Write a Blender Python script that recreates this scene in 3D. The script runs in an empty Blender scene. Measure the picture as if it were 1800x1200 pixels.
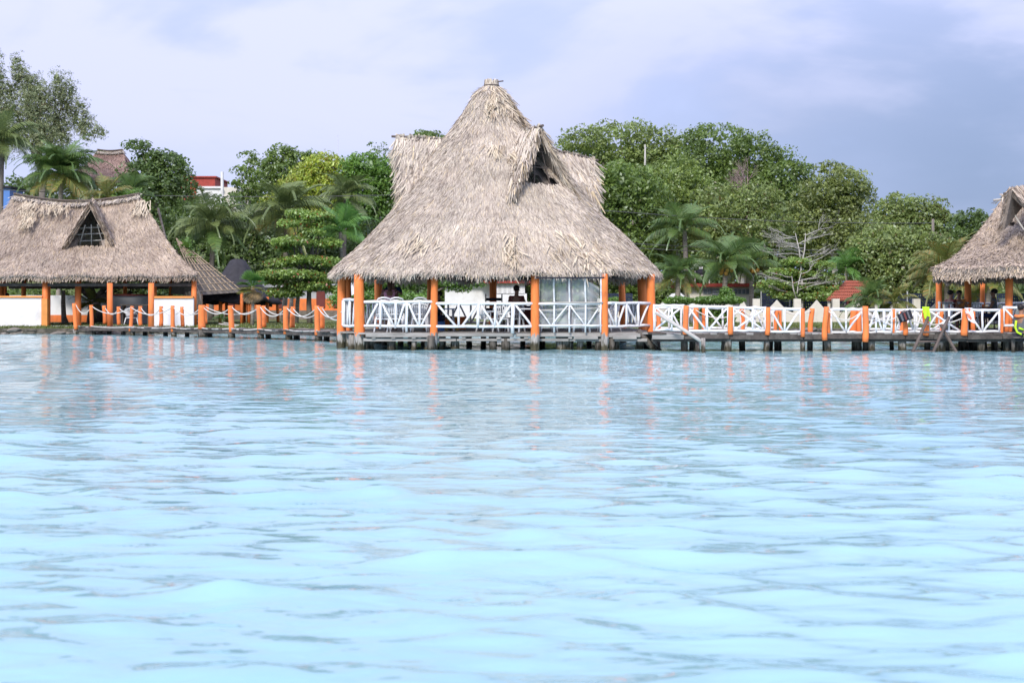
import bpy, math, random
import numpy as np
from mathutils import Vector, Matrix

# ------------------------------------------------------------------ camera, sky, sun, exposure
sc = bpy.context.scene
col = sc.collection
F, HZ, EYE = 2500.0, 545.0, 1.26            # focal length in photo pixels, horizon row, eye height
cam_d = bpy.data.cameras.new('camera')
cam = bpy.data.objects.new('camera', cam_d)
col.objects.link(cam)
cam.location = (0, 0, EYE)
cam.rotation_euler = (math.radians(90), 0, 0)
cam_d.sensor_width = 36.0
cam_d.lens = 36.0 * F / 1800.0
cam_d.shift_y = -(600.0 - HZ) / 1800.0
cam_d.clip_start = 0.1
cam_d.clip_end = 3000
cam_d.dof.use_dof = True
cam_d.dof.focus_distance = 46.0
cam_d.dof.aperture_fstop = 3.6
sc.camera = cam

SUN_EL, SUN_AZ = 37.0, 200.0                # azimuth measured from +Y towards +X: behind the camera, a little left
world = bpy.data.worlds.new('World')
sc.world = world
world.use_nodes = True


def build_world():
    nt = world.node_tree
    N, L = nt.nodes, nt.links
    N.clear()
    out = N.new('ShaderNodeOutputWorld')
    bg = N.new('ShaderNodeBackground')
    bg.inputs['Strength'].default_value = 0.1
    sky = N.new('ShaderNodeTexSky')
    sky.sky_type = 'NISHITA'
    sky.sun_disc = False
    sky.sun_elevation = math.radians(SUN_EL)
    sky.sun_rotation = math.radians(SUN_AZ)
    sky.altitude = 10
    tc = N.new('ShaderNodeTexCoord')
    sep = N.new('ShaderNodeSeparateXYZ')
    L.new(tc.outputs['Generated'], sep.inputs[0])

    def ss(sock, a, b):
        m = N.new('ShaderNodeMapRange')
        m.interpolation_type = 'SMOOTHSTEP'
        m.inputs['From Min'].default_value = a
        m.inputs['From Max'].default_value = b
        L.new(sock, m.inputs['Value'])
        return m.outputs[0]

    def mth(op, a, b):
        m = N.new('ShaderNodeMath')
        m.operation = op
        for i, v in enumerate((a, b)):
            if isinstance(v, (int, float)):
                m.inputs[i].default_value = v
            else:
                L.new(v, m.inputs[i])
        return m.outputs[0]
    mp = N.new('ShaderNodeMapping')
    mp.inputs['Scale'].default_value = (1.0, 1.0, 2.6)
    mp.inputs['Location'].default_value = (0.35, 0.1, 0.2)
    L.new(tc.outputs['Generated'], mp.inputs[0])
    n1 = N.new('ShaderNodeTexNoise')
    n1.inputs['Scale'].default_value = 4.2
    n1.inputs['Detail'].default_value = 5
    n1.inputs['Roughness'].default_value = 0.5
    n1.inputs['Distortion'].default_value = 0.6
    L.new(mp.outputs[0], n1.inputs['Vector'])
    n2 = N.new('ShaderNodeTexNoise')
    n2.inputs['Scale'].default_value = 13.0
    n2.inputs['Detail'].default_value = 4
    L.new(mp.outputs[0], n2.inputs['Vector'])
    # storm bank low over the right-hand horizon
    warp = mth('ADD', mth('MULTIPLY', mth('SUBTRACT', n1.outputs['Fac'], 0.5), 0.55), mth('MULTIPLY', mth('SUBTRACT', n2.outputs['Fac'], 0.5), 0.12))
    xs = mth('ADD', sep.outputs['X'], warp)
    right = ss(xs, -0.04, 0.30)
    low = mth('SUBTRACT', 1.0, ss(mth('ADD', sep.outputs['Z'], mth('MULTIPLY', warp, 0.35)), 0.08, 0.27))
    storm = mth('MULTIPLY', mth('MULTIPLY', right, low), mth('SUBTRACT', 1.0, mth('MULTIPLY', ss(mth('ADD', n2.outputs['Fac'], mth('MULTIPLY', n1.outputs['Fac'], 0.8)), 0.78, 1.12), 0.18)))
    # mid-grey blue band along the horizon elsewhere
    band = mth('MULTIPLY', mth('SUBTRACT', 1.0, ss(mth('ADD', sep.outputs['Z'], mth('MULTIPLY', warp, 0.3)), 0.03, 0.16)), 0.75)
    tex = ss(mth('ADD', n1.outputs['Fac'], mth('MULTIPLY', mth('SUBTRACT', n2.outputs['Fac'], 0.5), 0.25)), 0.40, 0.60)

    def mixc(fac, a, b):
        m = N.new('ShaderNodeMix')
        m.data_type = 'RGBA'
        L.new(fac, m.inputs['Factor'])
        for i, v in ((6, a), (7, b)):
            if isinstance(v, tuple):
                m.inputs[i].default_value = (*v, 1)
            else:
                L.new(v, m.inputs[i])
        return m.outputs[2]
    c = mixc(tex, (3.5, 4.0, 6.1), (4.6, 4.8, 6.7))
    c = mixc(band, c, (3.1, 3.8, 6.1))
    c = mixc(storm, c, (1.85, 2.42, 3.95))
    lum = N.new('ShaderNodeVectorMath')          # overcast sky: slowly brighter towards the zenith
    lum.operation = 'SCALE'
    L.new(c, lum.inputs[0])
    L.new(mth('ADD', 1.0, mth('MULTIPLY', mth('MAXIMUM', sep.outputs['Z'], 0.0), 0.9)), lum.inputs['Scale'])
    c = lum.outputs[0]
    mx = N.new('ShaderNodeMix')
    mx.data_type = 'RGBA'
    mx.inputs['Factor'].default_value = 0.93
    L.new(sky.outputs[0], mx.inputs[6])
    L.new(c, mx.inputs[7])
    L.new(mx.outputs[2], bg.inputs['Color'])
    L.new(bg.outputs[0], out.inputs['Surface'])


build_world()
sun_d = bpy.data.lights.new('sun', 'SUN')
sun_d.energy = 2.4
sun_d.angle = math.radians(14)
sun_d.color = (1.0, 0.95, 0.87)
sun = bpy.data.objects.new('sun', sun_d)
col.objects.link(sun)
_e, _a = math.radians(SUN_EL), math.radians(SUN_AZ)
sd = Vector((math.sin(_a) * math.cos(_e), math.cos(_a) * math.cos(_e), math.sin(_e)))
sun.rotation_euler = sd.to_track_quat('Z', 'Y').to_euler()
sc.view_settings.view_transform = 'Standard'
sc.view_settings.look = 'None'
sc.view_settings.exposure = 0.60
sc.view_settings.gamma = 1.0
sc.view_settings.use_curve_mapping = False
sc.render.engine = 'CYCLES'
sc.cycles.max_bounces = 6
sc.cycles.diffuse_bounces = 3
sc.cycles.glossy_bounces = 3
sc.cycles.transmission_bounces = 4
sc.cycles.transparent_max_bounces = 8
sc.cycles.use_denoising = True
sc.cycles.caustics_reflective = False
sc.cycles.caustics_refractive = False

R = random.Random(7)
PI = math.pi


def X(px, D):
    return (px - 900.0) / F * D


def Z(py, D):
    return EYE + (HZ - py) / F * D


def P(px, py, D):
    return Vector((X(px, D), D, Z(py, D)))


# ------------------------------------------------------------------ materials
MATS = {}


def new_mat(name):
    m = bpy.data.materials.new(name)
    m.use_nodes = True
    MATS[name] = m
    return m, m.node_tree, m.node_tree.nodes, m.node_tree.links


def _ramp(N, stops):
    r = N.new('ShaderNodeValToRGB')
    el = r.color_ramp.elements
    while len(el) < len(stops):
        el.new(0.5)
    for e, (p, c) in zip(el, stops):
        e.position = p
        e.color = (*c, 1)
    return r


def paint(name, c, rough=0.55, var=0.18, scale=6.0, bump=0.0, bscale=40.0, dirt=None, dscale=3.0, damt=0.5, stretch=(1, 1, 1), spec=0.3, metal=0.0):
    """plain painted / wooden / plaster surface with noise variation, optional dirt colour and relief"""
    m, nt, N, L = new_mat(name)
    b = N['Principled BSDF']
    b.inputs['Roughness'].default_value = rough
    b.inputs['Specular IOR Level'].default_value = spec
    b.inputs['Metallic'].default_value = metal
    tc = N.new('ShaderNodeTexCoord')
    mp = N.new('ShaderNodeMapping')
    mp.inputs['Scale'].default_value = stretch
    L.new(tc.outputs['Object'], mp.inputs[0])
    oi = N.new('ShaderNodeObjectInfo')
    n = N.new('ShaderNodeTexNoise')
    n.noise_dimensions = '4D'
    n.inputs['Scale'].default_value = scale
    n.inputs['Detail'].default_value = 5
    mw = N.new('ShaderNodeMath')
    mw.operation = 'MULTIPLY'
    mw.inputs[1].default_value = 40
    L.new(oi.outputs['Random'], mw.inputs[0])
    L.new(mw.outputs[0], n.inputs['W'])
    L.new(mp.outputs[0], n.inputs['Vector'])
    lo = tuple(v * (1 - var) for v in c)
    hi = tuple(min(0.95, v * (1 + var * 0.6)) for v in c)
    r = _ramp(N, [(0.3, lo), (0.7, hi)])
    L.new(n.outputs['Fac'], r.inputs[0])
    out = r.outputs[0]
    if dirt:
        n3 = N.new('ShaderNodeTexNoise')
        n3.inputs['Scale'].default_value = dscale
        n3.inputs['Detail'].default_value = 8
        n3.inputs['Roughness'].default_value = 0.7
        L.new(mp.outputs[0], n3.inputs['Vector'])
        rr = N.new('ShaderNodeMapRange')
        rr.inputs['From Min'].default_value = 0.5
        rr.inputs['From Max'].default_value = 0.72
        rr.inputs['To Max'].default_value = damt
        L.new(n3.outputs['Fac'], rr.inputs['Value'])
        mx = N.new('ShaderNodeMix')
        mx.data_type = 'RGBA'
        L.new(rr.outputs[0], mx.inputs['Factor'])
        L.new(out, mx.inputs[6])
        mx.inputs[7].default_value = (*dirt, 1)
        out = mx.outputs[2]
    L.new(out, b.inputs['Base Color'])
    if bump:
        n2 = N.new('ShaderNodeTexNoise')
        n2.inputs['Scale'].default_value = bscale
        n2.inputs['Detail'].default_value = 4
        L.new(mp.outputs[0], n2.inputs['Vector'])
        bp = N.new('ShaderNodeBump')
        bp.inputs['Strength'].default_value = bump
        bp.inputs['Distance'].default_value = 0.02
        L.new(n2.outputs['Fac'], bp.inputs['Height'])
        L.new(bp.outputs[0], b.inputs['Normal'])
    return m


def leafmat(name, c, var=0.30, trans=0.45, yellow=None, yfrac=0.06, rough=0.45):
    """leaf: diffuse + translucent + a little gloss, tone varies leaf by leaf"""
    m, nt, N, L = new_mat(name)
    N.remove(N['Principled BSDF'])
    out = N['Material Output']
    g = N.new('ShaderNodeNewGeometry')
    lo = (c[0] * (1 - var), c[1] * (1 - var * 0.85), c[2] * (1 - var * 0.7))
    hi = (min(0.9, c[0] * (1 + var * 1.0)), c[1] * (1 + var * 0.75), c[2] * (1 + var * 0.4))
    st = [(0.0, lo), (0.5, c), (1.0 - yfrac - 0.02, hi)]
    st.append((1.0 - yfrac, yellow if yellow else hi))
    r = _ramp(N, st)
    L.new(g.outputs['Random Per Island'], r.inputs[0])
    tc = N.new('ShaderNodeTexCoord')
    n = N.new('ShaderNodeTexNoise')
    n.inputs['Scale'].default_value = 0.55
    n.inputs['Detail'].default_value = 3
    L.new(tc.outputs['Object'], n.inputs['Vector'])
    mr = N.new('ShaderNodeMapRange')
    mr.inputs['From Min'].default_value = 0.3
    mr.inputs['From Max'].default_value = 0.7
    mr.inputs['To Min'].default_value = 0.72
    mr.inputs['To Max'].default_value = 1.25
    L.new(n.outputs['Fac'], mr.inputs['Value'])
    mx = N.new('ShaderNodeVectorMath')
    mx.operation = 'SCALE'
    L.new(r.outputs[0], mx.inputs[0])
    L.new(mr.outputs[0], mx.inputs['Scale'])
    d = N.new('ShaderNodeBsdfDiffuse')
    t = N.new('ShaderNodeBsdfTranslucent')
    gl = N.new('ShaderNodeBsdfGlossy')
    gl.inputs['Roughness'].default_value = rough
    gl.inputs['Color'].default_value = (0.9, 0.95, 1, 1)
    L.new(mx.outputs[0], d.inputs['Color'])
    L.new(mx.outputs[0], t.inputs['Color'])
    s1 = N.new('ShaderNodeMixShader')
    s1.inputs[0].default_value = trans
    L.new(d.outputs[0], s1.inputs[1])
    L.new(t.outputs[0], s1.inputs[2])
    s2 = N.new('ShaderNodeMixShader')
    s2.inputs[0].default_value = 0.05
    L.new(s1.outputs[0], s2.inputs[1])
    L.new(gl.outputs[0], s2.inputs[2])
    L.new(s2.outputs[0], out.inputs['Surface'])
    return m


def thatchmat(name, stops, patch=(0.78, 1.12)):
    m, nt, N, L = new_mat(name)
    b = N['Principled BSDF']
    b.inputs['Roughness'].default_value = 0.8
    b.inputs['Specular IOR Level'].default_value = 0.2
    g = N.new('ShaderNodeNewGeometry')
    r = _ramp(N, stops)
    L.new(g.outputs['Random Per Island'], r.inputs[0])
    tc = N.new('ShaderNodeTexCoord')
    n = N.new('ShaderNodeTexNoise')
    n.inputs['Scale'].default_value = 0.9
    n.inputs['Detail'].default_value = 6
    n.inputs['Roughness'].default_value = 0.65
    L.new(tc.outputs['Object'], n.inputs['Vector'])
    mr = N.new('ShaderNodeMapRange')
    mr.inputs['From Min'].default_value = 0.3
    mr.inputs['From Max'].default_value = 0.7
    mr.inputs['To Min'].default_value = patch[0]
    mr.inputs['To Max'].default_value = patch[1]
    L.new(n.outputs['Fac'], mr.inputs['Value'])
    mx = N.new('ShaderNodeVectorMath')
    mx.operation = 'SCALE'
    L.new(r.outputs[0], mx.inputs[0])
    L.new(mr.outputs[0], mx.inputs['Scale'])
    n2 = N.new('ShaderNodeTexNoise')
    n2.inputs['Scale'].default_value = 0.55
    n2.inputs['Detail'].default_value = 5
    n2.inputs['Roughness'].default_value = 0.7
    mp = N.new('ShaderNodeMapping')
    mp.inputs['Location'].default_value = (7, 3, 1)
    L.new(tc.outputs['Object'], mp.inputs[0])
    L.new(mp.outputs[0], n2.inputs['Vector'])
    m2 = N.new('ShaderNodeMapRange')
    m2.inputs['From Min'].default_value = 0.44
    m2.inputs['From Max'].default_value = 0.66
    m2.inputs['To Max'].default_value = 0.75
    L.new(n2.outputs['Fac'], m2.inputs['Value'])
    gm = N.new('ShaderNodeMix')
    gm.data_type = 'RGBA'
    gm.blend_type = 'MULTIPLY'
    L.new(m2.outputs[0], gm.inputs['Factor'])
    L.new(mx.outputs[0], gm.inputs[6])
    gm.inputs[7].default_value = (0.74, 0.71, 0.70, 1)
    L.new(gm.outputs[2], b.inputs['Base Color'])
    return m


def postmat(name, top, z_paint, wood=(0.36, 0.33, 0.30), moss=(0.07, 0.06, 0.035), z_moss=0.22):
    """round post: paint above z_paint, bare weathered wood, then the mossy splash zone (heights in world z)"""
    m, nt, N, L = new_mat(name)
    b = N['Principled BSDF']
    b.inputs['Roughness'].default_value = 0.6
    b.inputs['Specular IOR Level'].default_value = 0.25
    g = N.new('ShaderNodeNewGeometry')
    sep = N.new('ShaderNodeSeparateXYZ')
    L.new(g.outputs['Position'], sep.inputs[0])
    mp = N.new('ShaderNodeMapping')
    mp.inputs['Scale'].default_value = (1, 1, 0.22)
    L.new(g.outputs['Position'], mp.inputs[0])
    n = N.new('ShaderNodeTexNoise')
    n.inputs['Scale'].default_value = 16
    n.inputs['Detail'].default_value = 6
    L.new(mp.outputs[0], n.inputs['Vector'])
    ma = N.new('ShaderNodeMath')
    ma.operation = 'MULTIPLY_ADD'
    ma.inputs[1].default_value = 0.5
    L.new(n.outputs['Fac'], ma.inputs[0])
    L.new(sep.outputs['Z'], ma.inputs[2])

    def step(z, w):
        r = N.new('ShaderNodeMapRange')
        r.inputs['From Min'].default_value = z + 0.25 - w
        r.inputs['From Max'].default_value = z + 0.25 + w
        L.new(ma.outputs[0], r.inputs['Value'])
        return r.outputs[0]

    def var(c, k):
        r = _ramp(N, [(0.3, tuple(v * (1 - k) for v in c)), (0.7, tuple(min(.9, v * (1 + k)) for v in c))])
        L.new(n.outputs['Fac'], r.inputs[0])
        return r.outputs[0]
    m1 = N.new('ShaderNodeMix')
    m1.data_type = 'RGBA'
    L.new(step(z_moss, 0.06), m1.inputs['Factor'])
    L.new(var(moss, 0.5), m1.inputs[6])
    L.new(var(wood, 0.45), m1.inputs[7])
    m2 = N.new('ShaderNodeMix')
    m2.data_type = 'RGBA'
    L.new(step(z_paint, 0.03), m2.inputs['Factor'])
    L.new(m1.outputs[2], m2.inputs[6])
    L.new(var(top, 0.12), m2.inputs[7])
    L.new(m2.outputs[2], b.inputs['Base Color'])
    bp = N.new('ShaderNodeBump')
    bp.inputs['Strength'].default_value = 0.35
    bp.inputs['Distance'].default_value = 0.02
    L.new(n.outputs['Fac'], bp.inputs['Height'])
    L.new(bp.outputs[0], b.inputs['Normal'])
    return m


ORANGE = (0.86, 0.225, 0.058)
M_orange = paint('orange_paint', ORANGE, 0.55, 0.2, 5, 0.3, 30, dirt=(0.42, 0.17, 0.09), dscale=4, damt=0.65, stretch=(1, 1, .4))
M_orange_post = postmat('orange_post_paint', ORANGE, 0.50)
M_orange_pale = paint('faded_orange_paint', (0.74, 0.30, 0.08), 0.6, 0.12, 4)
M_rail = paint('white_rail_paint', (0.80, 0.80, 0.80), 0.5, 0.10, 7, 0.2, 25, dirt=(0.40, 0.36, 0.31), dscale=5, damt=0.6)
M_wall = paint('white_plaster', (0.78, 0.78, 0.79), 0.7, 0.06, 2, 0.08, 60, dirt=(0.47, 0.44, 0.40), dscale=1.1, damt=0.55)
M_wall_gray = paint('grey_plaster', (0.46, 0.47, 0.50), 0.75, 0.08, 2, dirt=(0.3, 0.3, 0.3), damt=0.3)
M_cream = paint('cream_plaster', (0.66, 0.62, 0.54), 0.75, 0.08, 2, dirt=(0.4, 0.37, 0.32), damt=0.35)
M_redroof = paint('red_roof_paint', (0.36, 0.055, 0.04), 0.6, 0.2, 3, dirt=(0.2, 0.05, 0.04), damt=0.5)
M_tile = paint('clay_tile', (0.48, 0.16, 0.10), 0.7, 0.25, 8)
M_wood = paint('weathered_wood', (0.36, 0.335, 0.31), 0.75, 0.35, 5, 0.3, 30, stretch=(0.3, 1, 1), dirt=(0.13, 0.12, 0.10), dscale=3, damt=0.7)
M_wood_dark = paint('dark_wet_wood', (0.085, 0.07, 0.06), 0.6, 0.4, 6, 0.3, 30, dirt=(0.2, 0.18, 0.15), dscale=2.5, damt=0.6)
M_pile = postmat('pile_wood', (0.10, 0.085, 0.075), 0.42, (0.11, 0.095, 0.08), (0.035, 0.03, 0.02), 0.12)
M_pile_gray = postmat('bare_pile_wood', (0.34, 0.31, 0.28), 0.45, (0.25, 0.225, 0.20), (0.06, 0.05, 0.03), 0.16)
M_pole = paint('thin_pole', (0.13, 0.10, 0.085), 0.7, 0.3, 8)
M_lattice = paint('cane_lattice', (0.44, 0.335, 0.235), 0.7, 0.25, 8)
M_bamboo = paint('grey_stick', (0.48, 0.45, 0.41), 0.7, 0.2, 8)
TH = [(0.0, (0.29, 0.232, 0.190)), (0.22, (0.50, 0.42, 0.35)), (0.6, (0.635, 0.545, 0.455)), (0.9, (0.72, 0.63, 0.51)), (1.0, (0.73, 0.58, 0.36))]
M_thatch = thatchmat('palm_thatch', TH)
M_thatch2 = thatchmat('palm_thatch_brown', [(p, (c[0] * .88, c[1] * .83, c[2] * .80)) for p, c in TH])
M_thatch_new = thatchmat('fresh_thatch', [(0.0, (0.30, 0.25, 0.22)), (0.3, (0.52, 0.45, 0.39)), (0.85, (0.72, 0.64, 0.53)), (1, (0.72, 0.60, 0.40))])
M_thatch_gold = thatchmat('golden_thatch', [(0.0, (0.40, 0.30, 0.21)), (0.5, (0.62, 0.52, 0.39)), (1, (0.74, 0.63, 0.46))])
M_thatch_core = paint('thatch_underlayer', (0.34, 0.285, 0.25), 0.85, 0.4, 14, 0.6, 30, stretch=(1, 1, 0.3))
M_thatch_shade = paint('thatch_shade', (0.185, 0.15, 0.125), 0.9, 0.4, 14, 0.6, 30)  # darker copy of the thatch underlayer, shade put into the dormer core colour
M_thatch_far = thatchmat('old_pink_thatch', [(0.0, (0.26, 0.17, 0.14)), (1.0, (0.42, 0.29, 0.24))])
M_black = paint('black_tarp', (0.040, 0.038, 0.045), 0.7, 0.3, 4, 0.5, 8)
M_plastic = paint('white_plastic', (0.78, 0.78, 0.80), 0.35, 0.04, 3, spec=0.5)
M_plastic_blue = paint('blue_plastic', (0.09, 0.22, 0.55), 0.35, 0.08, 3, spec=0.5)
M_yellow = paint('yellow_plastic', (0.75, 0.50, 0.05), 0.4, 0.1, 3, spec=0.5)
M_dark = paint('dark_cloth', (0.025, 0.025, 0.035), 0.85, 0.3, 6)
M_navy = paint('navy_cloth', (0.022, 0.035, 0.10), 0.85, 0.3, 6)
M_pink = paint('pink_cloth', (0.80, 0.36, 0.50), 0.85, 0.12, 6)
M_maroon = paint('maroon_paint', (0.17, 0.04, 0.035), 0.6, 0.2, 5)
M_skin = paint('skin', (0.30, 0.16, 0.105), 0.5, 0.1, 4)
M_hair = paint('dark_hair', (0.018, 0.013, 0.011), 0.5, 0.3, 10)
M_hair_br = paint('brown_hair', (0.10, 0.05, 0.03), 0.5, 0.3, 10)
M_grayshirt = paint('grey_cloth', (0.16, 0.17, 0.19), 0.85, 0.2, 6)
M_neon = paint('neon_cloth', (0.52, 0.80, 0.03), 0.7, 0.1, 4)
M_vest = paint('grey_vest', (0.14, 0.14, 0.15), 0.8, 0.25, 6)
M_rope = paint('white_rope', (0.66, 0.62, 0.56), 0.8, 0.2, 20)
M_wire = paint('cable', (0.10, 0.10, 0.10), 0.6, 0.1, 3)
M_metal = paint('pale_metal', (0.55, 0.55, 0.55), 0.45, 0.1, 4, metal=0.3)
M_glass_dark = paint('window_glass', (0.16, 0.19, 0.22), 0.15, 0.2, 2, spec=0.6)
M_stone = paint('stone', (0.22, 0.19, 0.16), 0.85, 0.4, 3, 0.6, 12, dirt=(0.07, 0.065, 0.05), damt=0.8)
M_stone_dark = paint('mossy_stone', (0.085, 0.08, 0.06), 0.85, 0.5, 3, 0.6, 12, dirt=(0.24, 0.2, 0.16), dscale=1.4, damt=0.8)
M_fence = paint('dark_blue_mesh', (0.02, 0.028, 0.07), 0.7, 0.3, 4)
M_bark = paint('bark', (0.19, 0.165, 0.14), 0.85, 0.35, 5, 0.6, 14, stretch=(1, 1, 0.4), dirt=(0.06, 0.05, 0.045), damt=0.6)
M_bark_dark = paint('dark_bark', (0.055, 0.048, 0.05), 0.85, 0.35, 5, 0.6, 14)
M_bark_palm = paint('palm_bark', (0.33, 0.29, 0.25), 0.85, 0.4, 5, 0.7, 10, stretch=(0.4, 0.4, 3), dirt=(0.10, 0.085, 0.07), dscale=4, damt=0.8)
M_twig = paint('bare_twig', (0.46, 0.43, 0.39), 0.8, 0.2, 6)
M_twig_pink = paint('bare_pink_twig', (0.33, 0.25, 0.23), 0.8, 0.2, 6)
M_soil = paint('earth', (0.16, 0.13, 0.09), 0.9, 0.3, 2)
M_coco = paint('coconut', (0.52, 0.30, 0.07), 0.5, 0.25, 3)

G_olive = leafmat('leaf_olive', (0.263, 0.342, 0.093))
G_dark = leafmat('leaf_dark', (0.137, 0.212, 0.054), yellow=(0.10, 0.15, 0.04))
G_deep = leafmat('leaf_deep', (0.184, 0.272, 0.057), yellow=(0.13, 0.19, 0.04))
G_mid = leafmat('leaf_mid', (0.232, 0.316, 0.074))
G_bright = leafmat('leaf_bright', (0.165, 0.300, 0.050))
G_lime = leafmat('leaf_lime', (0.453, 0.546, 0.086), yellow=(0.34, 0.28, 0.05), yfrac=0.12)
G_light = leafmat('leaf_light', (0.248, 0.303, 0.088))
G_khaki = leafmat('leaf_khaki', (0.257, 0.333, 0.094), yellow=(0.20, 0.17, 0.06))
G_casu = leafmat('leaf_casuarina', (0.279, 0.322, 0.161), trans=0.25, yellow=(0.15, 0.12, 0.05))
G_almond = leafmat('leaf_almond', (0.262, 0.388, 0.083), yellow=(0.42, 0.10, 0.03), yfrac=0.025)
G_palm = leafmat('leaf_palm', (0.135, 0.225, 0.062), trans=0.3, yellow=(0.16, 0.18, 0.05), rough=0.35)
G_palm_d = leafmat('leaf_palm_dark', (0.178, 0.232, 0.080), trans=0.25, rough=0.35)
G_palm_y = leafmat('leaf_palm_yellow', (0.215, 0.245, 0.060), trans=0.3, yellow=(0.34, 0.22, 0.05), yfrac=0.15)
G_palm_g = leafmat('leaf_palm_green', (0.146, 0.303, 0.068), trans=0.35, rough=0.35)
G_dry = leafmat('leaf_dry', (0.36, 0.25, 0.12), trans=0.2)
G_grass = leafmat('grass_blade', (0.150, 0.185, 0.045), trans=0.3)
G_flower = leafmat('flower', (0.62, 0.12, 0.04), trans=0.2)


def groundmat():
    m, nt, N, L = new_mat('shore_ground')
    b = N['Principled BSDF']
    b.inputs['Roughness'].default_value = 0.9
    tc = N.new('ShaderNodeTexCoord')
    n = N.new('ShaderNodeTexNoise')
    n.inputs['Scale'].default_value = 0.7
    n.inputs['Detail'].default_value = 8
    L.new(tc.outputs['Object'], n.inputs['Vector'])
    r = _ramp(N, [(0.3, (0.06, 0.085, 0.025)), (0.55, (0.12, 0.155, 0.04)), (0.75, (0.20, 0.165, 0.10))])
    L.new(n.outputs['Fac'], r.inputs[0])
    L.new(r.outputs[0], b.inputs['Base Color'])
    return m


def watermat():
    m, nt, N, L = new_mat('lagoon_water')
    b = N['Principled BSDF']
    b.inputs['Roughness'].default_value = 0.05
    b.inputs['IOR'].default_value = 1.333
    tc = N.new('ShaderNodeTexCoord')
    # milky turquoise over white sand, broad soft patches
    n0 = N.new('ShaderNodeTexNoise')
    n0.inputs['Scale'].default_value = 0.12
    n0.inputs['Detail'].default_value = 3
    L.new(tc.outputs['Object'], n0.inputs['Vector'])
    r = _ramp(N, [(0.35, (0.265, 0.462, 0.495)), (0.65, (0.335, 0.525, 0.55))])
    L.new(n0.outputs['Fac'], r.inputs[0])
    L.new(r.outputs[0], b.inputs['Base Color'])
    hs = []
    for sx, sy, det, amp in ((1.0, 2.2, 1, 0.034), (2.6, 6.0, 1, 0.0175), (9, 15, 1, 0.0022)):
        mp = N.new('ShaderNodeMapping')
        mp.inputs['Scale'].default_value = (sx, sy, 1)
        mp.inputs['Rotation'].default_value = (0, 0, 0.12 * sx)
        L.new(tc.outputs['Object'], mp.inputs[0])
        n = N.new('ShaderNodeTexNoise')
        n.inputs['Scale'].default_value = 1.0
        n.inputs['Detail'].default_value = det
        n.inputs['Distortion'].default_value = 0.5
        L.new(mp.outputs[0], n.inputs['Vector'])
        mu = N.new('ShaderNodeMath')
        mu.operation = 'MULTIPLY'
        mu.inputs[1].default_value = amp
        L.new(n.outputs['Fac'], mu.inputs[0])
        hs.append(mu.outputs[0])
    a = N.new('ShaderNodeMath')
    L.new(hs[0], a.inputs[0])
    L.new(hs[1], a.inputs[1])
    a2 = N.new('ShaderNodeMath')
    L.new(a.outputs[0], a2.inputs[0])
    L.new(hs[2], a2.inputs[1])
    bp = N.new('ShaderNodeBump')
    bp.inputs['Strength'].default_value = 1.0
    bp.inputs['Distance'].default_value = 1.0
    L.new(a2.outputs[0], bp.inputs['Height'])
    L.new(bp.outputs[0], b.inputs['Normal'])
    return m


def sheetmat():
    m, nt, N, L = new_mat('clear_plastic_sheet')
    N.remove(N['Principled BSDF'])
    tr = N.new('ShaderNodeBsdfTransparent')
    tr.inputs['Color'].default_value = (0.93, 0.95, 0.95, 1)
    df = N.new('ShaderNodeBsdfPrincipled')
    df.inputs['Base Color'].default_value = (0.62, 0.65, 0.66, 1)
    df.inputs['Roughness'].default_value = 0.25
    tc = N.new('ShaderNodeTexCoord')
    n = N.new('ShaderNodeTexNoise')
    n.inputs['Scale'].default_value = 1.6
    n.inputs['Detail'].default_value = 5
    L.new(tc.outputs['Object'], n.inputs['Vector'])
    mr = N.new('ShaderNodeMapRange')
    mr.inputs['From Min'].default_value = 0.3
    mr.inputs['From Max'].default_value = 0.7
    mr.inputs['To Min'].default_value = 0.30
    mr.inputs['To Max'].default_value = 0.58
    L.new(n.outputs['Fac'], mr.inputs['Value'])
    mx = N.new('ShaderNodeMixShader')
    L.new(mr.outputs[0], mx.inputs[0])
    L.new(tr.outputs[0], mx.inputs[1])
    L.new(df.outputs[0], mx.inputs[2])
    L.new(mx.outputs[0], N['Material Output'].inputs['Surface'])
    return m


def towelmat():
    m, nt, N, L = new_mat('printed_towel')
    b = N['Principled BSDF']
    b.inputs['Roughness'].default_value = 0.9
    tc = N.new('ShaderNodeTexCoord')
    n = N.new('ShaderNodeTexNoise')
    n.inputs['Scale'].default_value = 4.5
    n.inputs['Detail'].default_value = 1
    L.new(tc.outputs['Object'], n.inputs['Vector'])
    r = _ramp(N, [(0.30, (0.10, 0.22, 0.52)), (0.38, (0.76, 0.77, 0.80)), (0.64, (0.76, 0.77, 0.80)), (0.69, (0.72, 0.20, 0.10))])
    L.new(n.outputs['Fac'], r.inputs[0])
    L.new(r.outputs[0], b.inputs['Base Color'])
    return m


M_ground = groundmat()
M_water = watermat()
M_sheet = sheetmat()
M_towel = towelmat()

# ------------------------------------------------------------------ mesh helpers
ORG = {}                                    # world origin of every object (its meshes are written relative to it)


def np_mesh(name, V, Q):
    V = np.asarray(V, dtype=np.float32)
    Q = np.asarray(Q, dtype=np.int32)
    me = bpy.data.meshes.new(name)
    me.vertices.add(len(V))
    me.vertices.foreach_set('co', V.ravel())
    k = Q.shape[1]
    me.loops.add(Q.size)
    me.loops.foreach_set('vertex_index', Q.ravel())
    me.polygons.add(len(Q))
    me.polygons.foreach_set('loop_start', np.arange(0, Q.size, k, dtype=np.int32))
    me.update(calc_edges=True)
    return me


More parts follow.
